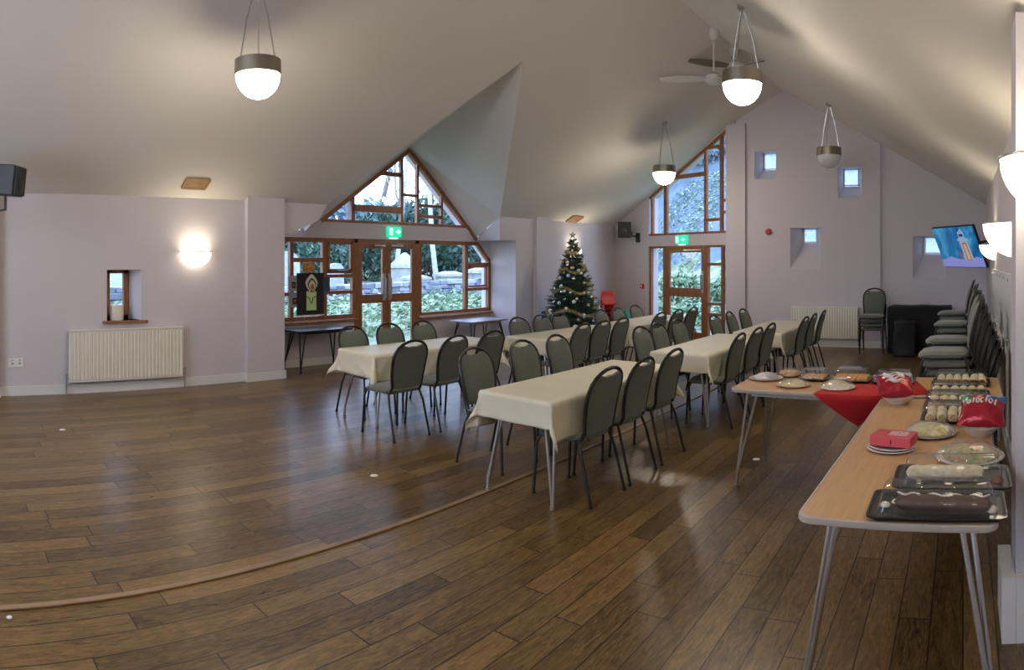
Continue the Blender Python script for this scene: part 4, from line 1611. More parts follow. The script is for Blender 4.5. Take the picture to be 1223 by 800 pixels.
# baubles
BM = [mat('silver_bauble', (.75, .76, .78), .12, .9), mat('white_bauble', (.80, .79, .74), .25), mat('gold_bauble', (.62, .46, .18), .2, .9), mat('frosted_blue_bauble', (.50, .62, .70), .3, .5)]
BN = ['shiny silver bauble', 'matt white bauble', 'pale gold bauble', 'frosted blue bauble']
for ci in range(4):
    protoB = None
    for k in range(22 if ci < 2 else 14):
        zz = .42 + (TZ - .62) * rnd.random() ** 1.35
        a = rnd.uniform(-2.9, 1.0)
        rr = tree_r(zz) * rnd.uniform(.93, 1.02)
        if protoB is None:
            b = B()
            bmesh.ops.create_uvsphere(b, u_segments=14, v_segments=10, radius=.030)
            protoB = obj('bauble', b, BM[ci])
            b = B()
            lathe(b, [(.008, .026), (.008, .036), (.002, .040), (0, .042)], 8)
            obj('bauble_cap', b, BM[2], protoB)
            tag(protoB, BN[ci] + ' hanging on the christmas tree', 'bauble', BN[ci] + 's on the christmas tree')
            o = protoB
        else:
            o = dup(protoB)
        o.location = (TX + cos(a) * rr, TY + sin(a) * rr, zz - .03)
        sc_ = rnd.choice((.85, 1.1, 1.2, 1.5))
        o.scale = (sc_, sc_, sc_)

# ================================================================== FOOD TABLES
FT = .73
folding_table((-.215, 3.43, 0), radians(-1.5), 2.12, .73, FT, 'long beech topped folding table with food, running along the right wall', M_TOP, M_BEAD, M_STEEL)
folding_table((-.70, 4.95, 0), radians(90), 1.95, .74, FT, 'beech topped folding table with food and the red cloth, set crosswise', M_TOP, M_BEAD, M_STEEL)

# red cloth laid cornerwise, one corner hanging over the front edge
b = B()
yf = 4.578
flat = [(-1.05, yf), (-.92, 5.20), (-.40, 5.29), (-.22, 4.66), (-.44, yf)]
a_ = [b.verts.new((x, y, FT + .0035)) for x, y in flat]
b.faces.new(a_)
h0 = b.verts.new((-1.05, yf - .010, FT - .004))
h1 = b.verts.new((-.44, yf - .010, FT - .004))
b.faces.new((a_[0], a_[4], h1, h0))
steps = 6
prev = (h0, h1)
tipx, tipz = -.73, .515
for k in range(1, steps):
    f = k / steps
    l_ = b.verts.new((-1.05 + (tipx + 1.05) * f, yf - .012 - .02 * sin(f * pi), FT - .004 + (tipz - FT) * f))
    r_ = b.verts.new((-.44 + (tipx + .44) * f, yf - .012 - .012 * f, FT - .004 + (tipz - FT) * f))
    b.faces.new((prev[0], prev[1], r_, l_))
    prev = (l_, r_)
b.faces.new((prev[0], prev[1], b.verts.new((tipx, yf - .014, tipz))))
o = obj('red_cloth', b, M_REDCLOTH)
smooth(o.data, 60)
md = o.modifiers.new('thickness', 'SOLIDIFY')
md.thickness = .003
tag(o, 'red cloth under the food, one corner hanging over the crosswise table edge', 'cloth')

M_PLATE = mat('white_paper_plate', (.76, .74, .70), .5)
M_TAN = mat('tan_paper_plate', (.58, .42, .28), .6)
M_TRAY = mat('black_tray_plastic', (.010, .011, .011), .33)
M_FOIL = mat('crumpled_foil', (.60, .61, .66), .3, .75, bump=1.0, bump_scale=45)
def food_mat(name, cols, scale=30):
    return ramp_mat(name, [(.3, cols[0]), (.5, cols[1]), (.7, cols[2])], scale, .65, detail=4, bump=.3)
M_PASTRY = food_mat('golden_pastry', ((.42, .20, .06), (.58, .33, .12), (.70, .48, .22)))
M_SALAD = food_mat('mixed_salad', ((.55, .08, .03), (.55, .50, .28), (.16, .34, .05)), 28)
M_PALE = food_mat('pale_bread', ((.58, .46, .26), (.74, .66, .46), (.80, .74, .56)), 30)
M_YEL = food_mat('yellow_food', ((.55, .40, .10), (.72, .62, .32), (.78, .72, .50)), 30)
M_CHOC = mat('chocolate_icing', (.075, .030, .014), .5, noise_amt=.3, noise_scale=20, bump=.4, bump_scale=60)
M_ICING = mat('white_icing', (.78, .74, .66), .5)
M_TORT = food_mat('wheat_tortilla', ((.60, .48, .28), (.74, .64, .42), (.80, .72, .52)), 14)
M_FILL = food_mat('wrap_filling', ((.50, .05, .03), (.60, .50, .25), (.14, .30, .05)), 55)

def round_plate(loc, r_, label, m=M_PLATE, group=None):
    b = B()
    lathe(b, [(0, .003), (r_ * .68, .003), (r_ * .80, .010), (r_, .016), (r_ * 1.01, .013), (r_ * .8, .004), (r_ * .66, 0), (0, 0)], 36)
    return tag(obj('plate', b, m, loc=loc), label, 'plate', group)
def mound(b, r_, h_, seed, rough_=.25, n=26, base=.006, fr=9):
    rings = []
    M_ = 9
    for i in range(M_ + 1):
        f = i / M_
        rr = r_ * cos(f * pi / 2 * .96)
        zz = base + h_ * sin(f * pi / 2)
        rings.append([])
        for k in range(n):
            a = 2 * pi * k / n
            nn = noise.noise(Vector((cos(a) * rr * fr + seed, sin(a) * rr * fr, zz * fr * 2 + seed)))
            q = 1 + rough_ * nn
            rings[-1].append(b.verts.new((cos(a) * rr * q, sin(a) * rr * q, zz * (1 + rough_ * nn * .8) + (0 if i else 0))))
    for i in range(M_):
        for k in range(n):
            b.faces.new((rings[i][k], rings[i][(k + 1) % n], rings[i + 1][(k + 1) % n], rings[i + 1][k]))
    b.faces.new(rings[-1])
    b.faces.new(rings[0][::-1])
def plated(x, y, r_, h_, plate_m, food_m, film_m, plabel, flabel, cat, seed, fname):
    round_plate((x, y, FT), r_, plabel, plate_m)
    b = B()
    mound(b, r_ * .80, h_, seed, .35)
    f = tag(obj(fname, b, food_m, loc=(x, y, FT + .004)), flabel, cat)
    if film_m:
        b = B()
        mound(b, r_ * .97, h_ * 1.25, seed + 2, .13, 36, fr=16)
        obj('cling_wrap', b, film_m, f)
    return f
plated(-1.54, 5.03, .135, .035, M_TAN, M_FOIL, None, 'tan paper plate under foil at the left end of the crosswise table', 'crumpled silver foil covering on the leftmost plate of food', 'foil parcel', 1, 'foil_parcel')
plated(-1.40, 5.215, .105, .045, M_TRAY, M_PASTRY, M_FILM, 'dark plate at the back left of the crosswise food table', 'wrapped brown pastries on the plate behind the foil one', 'pastries', 4, 'pastry_heap')
plated(-1.26, 4.81, .125, .035, M_TAN, M_YEL, M_FILM, 'tan paper plate of yellow food at the front of the crosswise table', 'wrapped yellow quiche slices on the front tan plate', 'quiche', 7, 'quiche_heap')
plated(-.915, 4.79, .13, .045, M_PLATE, M_PALE, M_FILM, 'white paper plate standing on the left part of the red cloth', 'cling wrapped pale scones on the plate on the red cloth', 'scones', 10, 'scone_heap')
plated(-.175, 3.60, .145, .045, M_FOIL, M_YEL, M_FILM, 'round foil platter behind the pink cake box', 'wrapped yellow cheesy bake on the foil platter', 'bake', 13, 'cheese_bake')
plated(.035, 3.17, .165, .050, M_PLATE, M_SALAD, M_FILM, 'large white plate with salad behind the two cake trays', 'wrapped green and red salad heap behind the cake trays', 'salad', 16, 'salad_heap')

def rrect(w_, d_, r_, n=5):
    o_ = []
    for sx_, sy_, a0 in ((1, 1, 0), (-1, 1, 90), (-1, -1, 180), (1, -1, 270)):
        for k in range(n):
            a = radians(a0 + 90 * k / (n - 1))
            o_.append((sx_ * (w_ / 2 - r_) + r_ * cos(a), sy_ * (d_ / 2 - r_) + r_ * sin(a)))
    return o_
def loft(b, loops, cap0=False, cap1=False):
    rings = [[b.verts.new(p) for p in lp] for lp in loops]
    n_ = len(rings[0])
    for A_, C_ in zip(rings, rings[1:]):
        for k in range(n_):
            b.faces.new((A_[k], A_[(k + 1) % n_], C_[(k + 1) % n_], C_[k]))
    if cap0:
        b.faces.new(rings[0][::-1])
    if cap1:
        b.faces.new(rings[-1])
def lid_tray(x, y, w_, d_, h_, label, base_m=M_TRAY, rz=0.0, group=None, lid_m=M_CLEAR, z=FT, arch=False):
    t = thing('food_tray', label, 'tray', (x, y, z), rz, group)
    b = B()
    L3 = lambda ww, dd, rr, zz: [(px, py, zz) for px, py in rrect(ww, dd, rr)]
    loft(b, [L3(w_ - .05, d_ - .05, .02, 0), L3(w_ - .02, d_ - .02, .03, .012), L3(w_ - .012, d_ - .012, .03, .020), L3(w_, d_, .035, .020), L3(w_, d_, .035, .016)] , True, False)
    loft(b, [L3(w_ - .016, d_ - .016, .03, .021), L3(w_ - .03, d_ - .03, .03, .006), L3(w_ - .06, d_ - .06, .02, .004)], False, True)
    obj('tray_base', b, base_m, t)
    b = B()
    n_ = max(4, int(w_ / .022))
    for k in range(n_):
        xx = -w_ / 2 + .035 + (w_ - .07) * k / (n_ - 1)
        boxb(b, xx - .002, xx + .002, -d_ / 2 + .04, d_ / 2 - .04, .0045, .0095)
    obj('tray_ribs', b, base_m, t, sm=False)
    b = B()
    if arch:
        n_ = 14
        lp = []
        for i in range(n_ + 1):
            a = pi * i / n_
            lp.append((-cos(a) * (d_ / 2 - .035), .022 + (h_ - .022) * sin(a) ** .7))
        secs = []
        for f, q in ((-1, .25), (-.93, .85), (-.86, 1), (-.3, 1.0), (-.28, .96), (-.26, 1.0), (.26, 1.0), (.28, .96), (.3, 1.0), (.86, 1), (.93, .85), (1, .25)):
            secs.append([(f * (w_ / 2 - .04), yy * (.92 + .08 * q), .022 + (zz - .022) * q) for yy, zz in lp])
        vs = [[b.verts.new(p) for p in sct] for sct in secs]
        for A_, C_ in zip(vs, vs[1:]):
            for k in range(n_):
                b.faces.new((A_[k], A_[k + 1], C_[k + 1], C_[k]))
        b.faces.new(vs[0])
        b.faces.new(vs[-1][::-1])
        loft(b, [L3(w_ - .002, d_ - .002, .035, .0215), L3(w_ - .085, d_ - .075, .03, .0225)])
    else:
        loft(b, [L3(w_ - .002, d_ - .002, .035, .0215), L3(w_ - .04, d_ - .04, .03, .0225), L3(w_ - .06, d_ - .06, .03, h_ - .012), L3(w_ - .085, d_ - .085, .03, h_)], False, True)
    obj('clear_lid', b, lid_m, t)
    return t

def roll_mesh(L_, r_, m, name, sq=.8):
    b = B()
    n_ = 12
    lp = []
    for f, q in ((-1, .0), (-.98, .7), (-.9, .95), (-.3, 1.02), (.3, .98), (.9, .95), (.98, .7), (1, .0)):
        lp.append([(f * L_ / 2, cos(2 * pi * k / n_) * max(q, .05) * r_, r_ * sq + sin(2 * pi * k / n_) * max(q, .05) * r_ * sq) for k in range(n_)])
    loft(b, lp, True, True)
    return obj(name, b, m)
def fill(protoo, tx, ty, rz, cols, rows_, px, py, label, cat, group, z=FT + .0085, zs=1.0, layers=1, jit=.1):
    for ly in range(layers):
        for i in range(cols):
            for j in range(rows_):
                o_ = protoo if (ly == 0 and i == 0 and j == 0) else dup(protoo)
                tag(o_, label, cat, group)
                ox, oy = (i - (cols - 1) / 2) * px, (j - (rows_ - 1) / 2) * py
                o_.location = (tx + ox, ty + oy, z + ly * zs)
                o_.rotation_euler = (0, 0, rz + random.uniform(-jit, jit))
lid_tray(-1.165, 5.12, .25, .24, .085, 'lidded tray of pastries behind the plates, third item from the left', lid_m=M_FILM)
fill(roll_mesh(.085, .016, M_PASTRY, 'sausage_roll'), -1.165, 5.12, .1, 2, 5, .095, .038, 'golden sausage roll in the lidded tray left of the middle', 'sausage roll', 'sausage rolls in the left tray')
lid_tray(-.865, 5.12, .31, .27, .100, 'clear lidded box of orange pastries at the middle of the crosswise table', lid_m=M_CLEAR)
fill(roll_mesh(.085, .020, food_mat('orange_pastry', ((.50, .18, .04), (.66, .32, .08), (.72, .46, .18))), 'pastry_roll'), -.865, 5.12, 0, 3, 5, .09, .044, 'orange glazed pastry roll in the middle lidded box', 'pastry roll', 'pastry rolls in the middle box')
lid_tray(-.53, 5.10, .33, .26, .090, 'clear lidded black tray of sandwiches behind the red crisp packet')
def wedge(name, m1, m2):
    b = B()
    for k, (z0, z1) in enumerate(((0, .014), (.015, .026), (.027, .041))):
        prism(b, [(-.045, -.03), (.045, -.03), (0, .045)], z0, z1, 0 if k != 1 else 1)
    return obj(name, b, [m1, m2], sm=False)
fill(wedge('sandwich', M_YEL, M_FILL), -.53, 5.10, 0, 3, 3, .092, .07, 'pale triangular sandwich in the lidded black tray', 'sandwich', 'sandwiches in the black tray', jit=.4)
for i, (yy, nm) in enumerate(((3.93, 'nearest of four'), (4.255, 'second of four'), (4.585, 'third of four'), (5.05, 'farthest of four'))):
    lid_tray(-.03 + (.0, .0, .0, .02)[i], yy, .44, .285, .100, 'clear lidded tray of filled wraps, %s by the right wall' % nm, group='trays of filled wraps')
    r0 = roll_mesh(.125, .030, M_TORT, 'filled_wrap', .85)
    b = B()
    for s_ in (1,):
        lathe(b, [(0, .0635 * s_), (.022, .0632 * s_), (.026, .060 * s_)], 10)
    bmesh.ops.transform(b, matrix=Matrix.Translation((0, 0, .0255)) @ Matrix.Rotation(-pi / 2, 4, 'Y'), verts=b.verts)
    obj('filling', b, M_FILL, r0, sm=False)
    fill(r0, -.03 + (.0, .0, .0, .02)[i], yy, pi / 2, 6, 2, .062, .118, 'half tortilla wrap in the %s wrap tray' % nm.replace(' of four', ''), 'wrap', 'wraps in the %s tray' % nm.replace(' of four', ''), jit=.12)
    b = B()
    boxb(b, -.20, -.11, -.142, -.10, .0235, .0245)
    tr_ = [o_ for o_ in bpy.data.objects if o_.name.startswith('food_tray') and abs(o_.location.y - yy) < .001]
    if i:
        obj('paper_sticker', b, M_WHITE, tr_[0], sm=False)
    else:
        b.free()

# pink box on two white plates
round_plate((-.355, 3.30, FT), .125, 'lower white paper plate under the pink box')
round_plate((-.350, 3.305, FT + .010), .120, 'upper white paper plate directly under the pink box')
b = B()
boxb(b, -.105, .105, -.07, .07, 0, .050)
pb = tag(obj('cake_box', b, mat('pink_red_card', (.62, .075, .10), .45), loc=(-.345, 3.305, FT + .027), rotz=radians(-12), sm=False, bevel=.003), 'pink-red cardboard cake box on two white plates', 'box')
b = B()
boxb(b, -.02, .075, -.035, .045, .0502, .0508)
obj('printed_label', b, mat('pale_pink_print', (.68, .40, .40), .5, noise_amt=.4, noise_scale=60), pb, sm=False)
b = B()
boxb(b, .0, .008, -.0708, -.0702, .012, .036)
obj('printed_mark', b, mat('dark_red_print', (.15, .01, .02), .5), pb, sm=False)

# crisp packets in bowls
def packet(x, y, z, s, rz, mats_, label, bowl_label, tilt=.35, letters=True):
    b = B()
    lathe(b, [(0, .0), (.055 * s, 0), (.07 * s, .015), (.105 * s, .045 * s), (.11 * s, .048 * s), (.10 * s, .040 * s), (.06 * s, .012), (0, .010)], 32)
    tag(obj('bowl', b, M_PLATE, loc=(x, y, z)), bowl_label, 'bowl')
    nU, nV = 16, 20
    W_, H_ = .25 * s, .20 * s
    fr_, bk_ = [], []
    b = B()
    for i in range(nV + 1):
        v = i / nV
        fr_.append([])
        bk_.append([])
        for j in range(nU + 1):
            u = j / nU * 2 - 1
            puff = (.060 * s) * (1 - abs(u) ** 2.5) ** .7 * max(0, sin(pi * v)) ** .55 if abs(u) < 1 else 0
            crk = noise.noise(Vector((u * 3 + x * 9, v * 5, z * 7))) * .010 * s
            wv = W_ / 2 * (1 - .10 * sin(pi * v))
            for lst, sg in ((fr_, -1), (bk_, 1)):
                lst[i].append(b.verts.new((u * wv, sg * (puff + .0012) + crk, v * H_ + .004 * sin(u * 9) * (v > .9))))
    mi_ = lambda i, j: 1 if (nV * .48 < i < nV * .70 and 2 < j < nU - 3) else (2 if i > nV * .76 and j > nU * .55 else (3 if i > nV * .78 and j < nU * .28 else 0))
    for i in range(nV):
        for j in range(nU):
            b.faces.new((fr_[i][j], fr_[i][j + 1], fr_[i + 1][j + 1], fr_[i + 1][j])).material_index = 0
            b.faces.new((bk_[i][j], bk_[i + 1][j], bk_[i + 1][j + 1], bk_[i][j + 1])).material_index = 0
    for f in b.faces:
        c_ = f.calc_center_median()
        fv, fu = c_.z / H_, c_.x / W_ * 2
        if c_.y < 0:
            if fv > .74 and fu > .15:
                f.material_index = 1
            elif fv > .72 and fu < -.45:
                f.material_index = 2
    for i in range(nV):
        b.faces.new((fr_[i][0], fr_[i + 1][0], bk_[i + 1][0], bk_[i][0]))
        b.faces.new((fr_[i][nU], bk_[i][nU], bk_[i + 1][nU], fr_[i + 1][nU]))
    for k_ in (0, nV):
        for j in range(nU):
            b.faces.new((fr_[k_][j], bk_[k_][j], bk_[k_][j + 1], fr_[k_][j + 1]))
    o_ = obj('crisp_packet', b, mats_[:3], loc=(x, y - .055 * s, z + .055 * s))
    o_.rotation_euler = (-tilt, 0, rz)
    tag(o_, label, 'crisp packet')
    # white lettering strokes across the front
    def skin(u, v):
        pf = .060 * s * (1 - abs(u) ** 2.5) ** .7 * max(0, sin(pi * v)) ** .55
        crk = noise.noise(Vector((u * 3 + x * 9, v * 5, z * 7))) * .010 * s
        return (u * W_ / 2 * (1 - .10 * sin(pi * v)), -pf - .0035 * s + crk, v * H_)
    for k, kind in enumerate('OIOCIOI' if not letters else 'WWWW'):
        b = B()
        u, v_ = -.60 + k * .20, .50 + .05 * sin(k * .5)
        if kind == 'I':
            tube(b, [skin(u, v_), skin(u + .01, v_ + .10), skin(u + .02, v_ + .20)], .0052 * s, 5)
        elif kind == 'W':
            tube(b, [skin(-.6 + q * .1, .38 + k * .13 + .05 * sin(q * .75 + k)) for q in range(12)], [.003 * s + .007 * s * abs(sin(q * .28 + k * .5)) for q in range(12)], 5)
        elif kind == 'C':
            tube(b, [skin(u + .07 * cos(a), v_ + .09 + .09 * sin(a)) for a in [radians(50 + 26 * q) for q in range(11)]], .0048 * s, 5)
        else:
            tube(b, [skin(u + .07 * cos(a), v_ + .09 + .09 * sin(a)) for a in [2 * pi * q / 12 for q in range(12)]], .0048 * s, 5, closed=True)
        obj('printed_letter', b, mats_[3], o_)
    return o_
M_PK = mat('glossy_red_foil', (.42, .015, .03), .22, .3, bump=.5, bump_scale=20)
M_PW = mat('glossy_pale_foil', (.62, .60, .66), .25, .3, bump=.4, bump_scale=20)
M_PB = mat('glossy_blue_foil', (.03, .14, .42), .25, .3)
M_PGr = mat('glossy_green_foil', (.05, .20, .14), .25, .3)
M_PPur = mat('glossy_maroon_foil', (.20, .03, .08), .25, .3)
packet(-.43, 4.36, FT, 1.05, radians(15), [M_PK, M_PW, M_PPur, M_PLATE], 'red crisp packet with pale lettering in a bowl beside the red cloth', 'white bowl under the red crisp packet near the red cloth', 1.0)
packet(.095, 3.60, FT, 1.05, radians(-8), [M_PK, M_PB, M_PGr, M_PLATE], 'red and blue crisp packet lying in a bowl near the right wall', 'white bowl under the red and blue crisp packet', .95, False)

# chocolate log trays
def choc_log(x, y, L_, r_, rz, label, m, icing=True):
    b = B()
    n_ = 18
    lp = []
    K = 22
    for i in range(K + 1):
        f = i / K * 2 - 1
        q = (1 - abs(f) ** 9) ** .5 if abs(f) < 1 else 0.02
        q = max(q, .03)
        ring = []
        for k in range(n_):
            a = 2 * pi * k / n_
            nn = 1 + .07 * noise.noise(Vector((f * 6, cos(a) * 2, sin(a) * 2)))
            ring.append((f * L_ / 2, cos(a) * r_ * q * nn * 1.15, max(.0, r_ * .86 + sin(a) * r_ * q * nn * .86)))
        lp.append(ring)
    loft(b, lp, True, True)
    o_ = tag(obj('chocolate_log', b, m, loc=(x, y, FT + .009), rotz=rz), label, 'cake')
    if icing:
        b = B()
        pts_ = []
        for i in range(60):
            f = i / 59 * 2 - 1
            a = pi / 2 + .7 * sin(i * .26 + .4 * sin(i * .11)) - .45
            pts_.append((f * L_ * .47, cos(a) * r_ * 1.18, r_ * .88 + sin(a) * r_ * .92))
        tube(b, pts_, [.0028 + .0018 * abs(sin(i * 1.3)) for i in range(60)], 6)
        obj('icing_drizzle', b, M_ICING, o_)
    return o_
lid_tray(-.095, 2.515, .52, .30, .105, 'black tray with clear arched lid nearest the camera, chocolate log inside', arch=True)
choc_log(-.075, 2.475, .37, .034, radians(-3), 'chocolate log with white icing in the nearest lidded tray', M_CHOC)
for dx_, dy_, s_ in ((-.20, -.01, 1.0), (-.165, .03, .8), (.205, -.05, 1.1), (.19, .02, .8)):
    b = B()
    mound(b, .020 * s_, .016 * s_, dx_ * 10, .3, 12)
    tag(obj('icing_blob', b, M_ICING, loc=(-.095 + dx_, 2.515 + dy_, FT + .006)), ['blob of white icing left of the chocolate log end', 'blob of white icing behind the left log end', 'blob of white icing at the right log end', 'blob of white icing behind the right log end'][[-.20, -.165, .205, .19].index(dx_)], 'icing')
lid_tray(-.045, 2.845, .50, .31, .11, 'black tray with clear arched lid, second from the camera, pale cake inside', arch=True)
choc_log(-.075, 2.83, .34, .036, radians(2), 'pale sponge roulade in the second lidded tray', M_PALE, False)
b = B()
mound(b, .030, .028, 3, .3, 14)
tag(obj('cake_piece', b, mat('brown_cake', (.22, .09, .035), .7), loc=(.145, 2.80, FT + .006)), 'brown cake piece at the right end of the second lidded tray', 'cake')

# ================================================================== OUTSIDE
M_GRASS = ramp_mat('winter_grass', [(.3, (.13, .18, .10)), (.5, (.24, .29, .17)), (.7, (.34, .36, .24))], 2.2, .9, bump=.5)
M_STONE = ramp_mat('rubble_stone', [(.2, (.16, .17, .20)), (.5, (.30, .32, .36)), (.8, (.46, .48, .52))], 2.4, .9, tex='cells')
M_GRAVE = mat('pale_gravestone', (.42, .44, .42), .9, noise_amt=.25, noise_scale=5)
M_BARK = mat('grey_bark', (.17, .165, .15), .95, noise_amt=.3, noise_scale=6)
M_BIRCH = mat('pale_birch_bark', (.50, .50, .46), .9, noise_amt=.3, noise_scale=7)
M_LEAFA = ramp_mat('ivy_leaves', [(.2, (.11, .19, .10)), (.5, (.22, .33, .17)), (.8, (.40, .50, .32))], 7, .7, tex='cells')
M_LEAFB = ramp_mat('evergreen_leaves', [(.2, (.020, .055, .040)), (.5, (.045, .11, .075)), (.8, (.10, .19, .13))], 3, .8, tex='cells')
M_LEAFC = ramp_mat('haze_tinted_foliage', [(.2, (.12, .19, .23)), (.5, (.19, .28, .34)), (.8, (.27, .37, .43))], 2, .9, tex='cells')  # bluish haze of distance is mixed into the leaf colour

def terr(x, y):
    l_ = 0.0
    d = -9.6 - x
    if d > 0:
        l_ = min(.62, max(0, (d - .6) * .17)) + max(0, d - 4.4) * .05
    cx, cy = x - P[0], y - P[1]
    dn = cx * cn[0] + cy * cn[1] - .8
    f_ = min(.75, max(0, (dn - 1.0) * .16)) + max(0, dn - 6) * .07 + (max(0, min(dn - 8, 14)) * 1.05 if cx * cu[0] + cy * cu[1] < 30 else max(0, min(dn - 8, 14)) * 1.05 * max(0, 1 - (cx * cu[0] + cy * cu[1] - 30) / 8))
    return max(l_, f_) - .06 + .03 * noise.noise(Vector((x * .8, y * .8, 0)))
b = B()
gx = [-46 + i * .75 for i in range(78)]
gy = [-8 + j * .75 for j in range(80)]
gv = {}
for i, x in enumerate(gx):
    for j, y in enumerate(gy):
        gv[i, j] = (x, y)
vv = {}
def gvert(i, j):
    if (i, j) not in vv:
        x, y = gv[i, j]
        vv[i, j] = b.verts.new((x, y, terr(x, y)))
    return vv[i, j]
for i in range(len(gx) - 1):
    for j in range(len(gy) - 1):
        xc, yc = gx[i] + .375, gy[j] + .375
        if xc > -9.1 and xc < 1.6 and yc < 12.6:
            continue
        if xc > -9.1 and xc < 1.6 and (xc - P[0]) * cn[0] + (yc - P[1]) * cn[1] < -.1:
            continue
        b.faces.new((gvert(i, j), gvert(i + 1, j), gvert(i + 1, j + 1), gvert(i, j + 1)))
for v in b.verts:      # keep the ground below the oak floor next to the house
    if v.co.x > -9.6 and v.co.y < 15:
        v.co.z = min(v.co.z, -.06)
M_HILL = ramp_mat('haze_tinted_hillside', [(.3, (.085, .125, .165)), (.5, (.12, .17, .22)), (.7, (.17, .225, .28))], 1.1, .95, detail=8, bump=.6)  # blue-grey haze put into the hill colour
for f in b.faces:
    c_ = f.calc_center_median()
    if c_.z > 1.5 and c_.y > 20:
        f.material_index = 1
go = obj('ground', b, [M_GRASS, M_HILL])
go['kind'] = 'structure'

# leaf clouds
def leaves(b, c, r, n, size, rnd_, flat=.0):
    for _ in range(n):
        d = Vector((rnd_.gauss(0, 1), rnd_.gauss(0, 1), rnd_.gauss(0, 1))).normalized() * rnd_.uniform(.55, 1.0)
        p = Vector((c[0] + d.x * r[0], c[1] + d.y * r[1], max(c[2] + d.z * r[2], .0)))
        a = Vector((rnd_.gauss(0, 1), rnd_.gauss(0, 1), rnd_.gauss(0, 1))).normalized()
        e = a.orthogonal().normalized()
        f_ = a.cross(e)
        s_ = size * rnd_.uniform(.6, 1.3)
        b.faces.new([b.verts.new(p + q) for q in (-e * s_, f_ * s_ * .5, e * s_, -f_ * s_ * .5)])
def bush(name, label, cat, m, r, n, size, seed, loc, group, blobs=7):
    rn = random.Random(seed)
    b = B()
    for k in range(blobs):
        a = rn.uniform(0, 2 * pi)
        q = rn.uniform(0, .6)
        leaves(b, (cos(a) * r[0] * q, sin(a) * r[1] * q, r[2] * rn.uniform(.35, .75)), (r[0] * .6, r[1] * .6, r[2] * .45), n // blobs, size, rn)
    o_ = obj(name, b, m, loc=loc, sm=False, recalc=False)
    tag(o_, label, cat, group)
    b = B()
    for k in range(5):
        a = k * 1.3
        tube(b, [(0, 0, -.1), (cos(a) * r[0] * .2, sin(a) * r[1] * .2, r[2] * .4), (cos(a) * r[0] * .4, sin(a) * r[1] * .4, r[2] * .8)], r[2] * .012, 4)
    obj('stems', b, M_BARK, o_)
    return o_
def spread(o0, spots, group):
    for i, (x, y, sc_, lb) in enumerate(spots):
        o_ = o0 if i == 0 else dup(o0)
        o_.location = (x, y, terr(x, y) - .05)
        o_.rotation_euler = (0, 0, i * 1.7)
        o_.scale = (sc_, sc_, sc_)
        tag(o_, lb, o0['category'], group)
# ivy bank below the stone wall and shrubs outside the far door
rn = random.Random(5)
b = B()
for _ in range(9000):
    x, y = rn.uniform(-14.0, -10.6), rn.uniform(2.5, 30)
    z = terr(x, y) + rn.uniform(0, .22)
    a = Vector((rn.gauss(0, 1), rn.gauss(0, 1), rn.gauss(0, 1) + 1.2)).normalized()
    e = a.orthogonal().normalized()
    f_ = a.cross(e)
    s_ = rn.uniform(.04, .11)
    p = Vector((x, y, z))
    b.faces.new([b.verts.new(p + q) for q in (-e * s_, f_ * s_ * .6, e * s_, -f_ * s_ * .6)])
o = obj('ivy_ground_cover', b, M_LEAFA, sm=False, recalc=False)
tag(o, 'bright green ivy covering the bank below the rubble wall', 'ground cover', kind='stuff')
b = B()
for _ in range(9000):
    u, d = rn.uniform(-2.5, 6.5), rn.uniform(1.7, 8.0)
    x, y, _z = pl_cant(u, 0, d)
    z = terr(x, y) + rn.uniform(0, .30 + .1 * noise.noise(Vector((x, y, 0))))
    a = Vector((rn.gauss(0, 1), rn.gauss(0, 1), rn.gauss(0, 1) + 1.0)).normalized()
    e = a.orthogonal().normalized()
    f_ = a.cross(e)
    s_ = rn.uniform(.05, .13)
    p = Vector((x, y, z))
    b.faces.new([b.verts.new(p + q) for q in (-e * s_, f_ * s_ * .6, e * s_, -f_ * s_ * .6)])
o = obj('leafy_ground_cover', b, M_LEAFA, sm=False, recalc=False)
tag(o, 'bright green leafy ground cover outside the far door', 'ground cover', kind='stuff')

# rubble wall
b = B()
rn = random.Random(9)
y = 1.0
for row in range(4):
    y = 0.5 + rn.uniform(0, .3)
    while y < 34:
        L_ = rn.uniform(.25, .6)
        h_ = rn.uniform(.11, .15)
        x_ = -14.45 + rn.uniform(-.05, .05)
        vs_ = box(b, (x_, y + L_ / 2, .56 + row * .135 + .03 * sin(y * .5)), (.42, L_ * .96, h_), rn.uniform(-.05, .05))
        for v in vs_:
            v.co += Vector((rn.uniform(-.03, .03), rn.uniform(-.03, .03), rn.uniform(-.02, .02)))
        y += L_
o = obj('rubble_stone_wall', b, M_STONE, sm=False, bevel=.02)
tag(o, 'low grey rubble stone wall across the churchyard beyond the bay windows', 'stone wall')

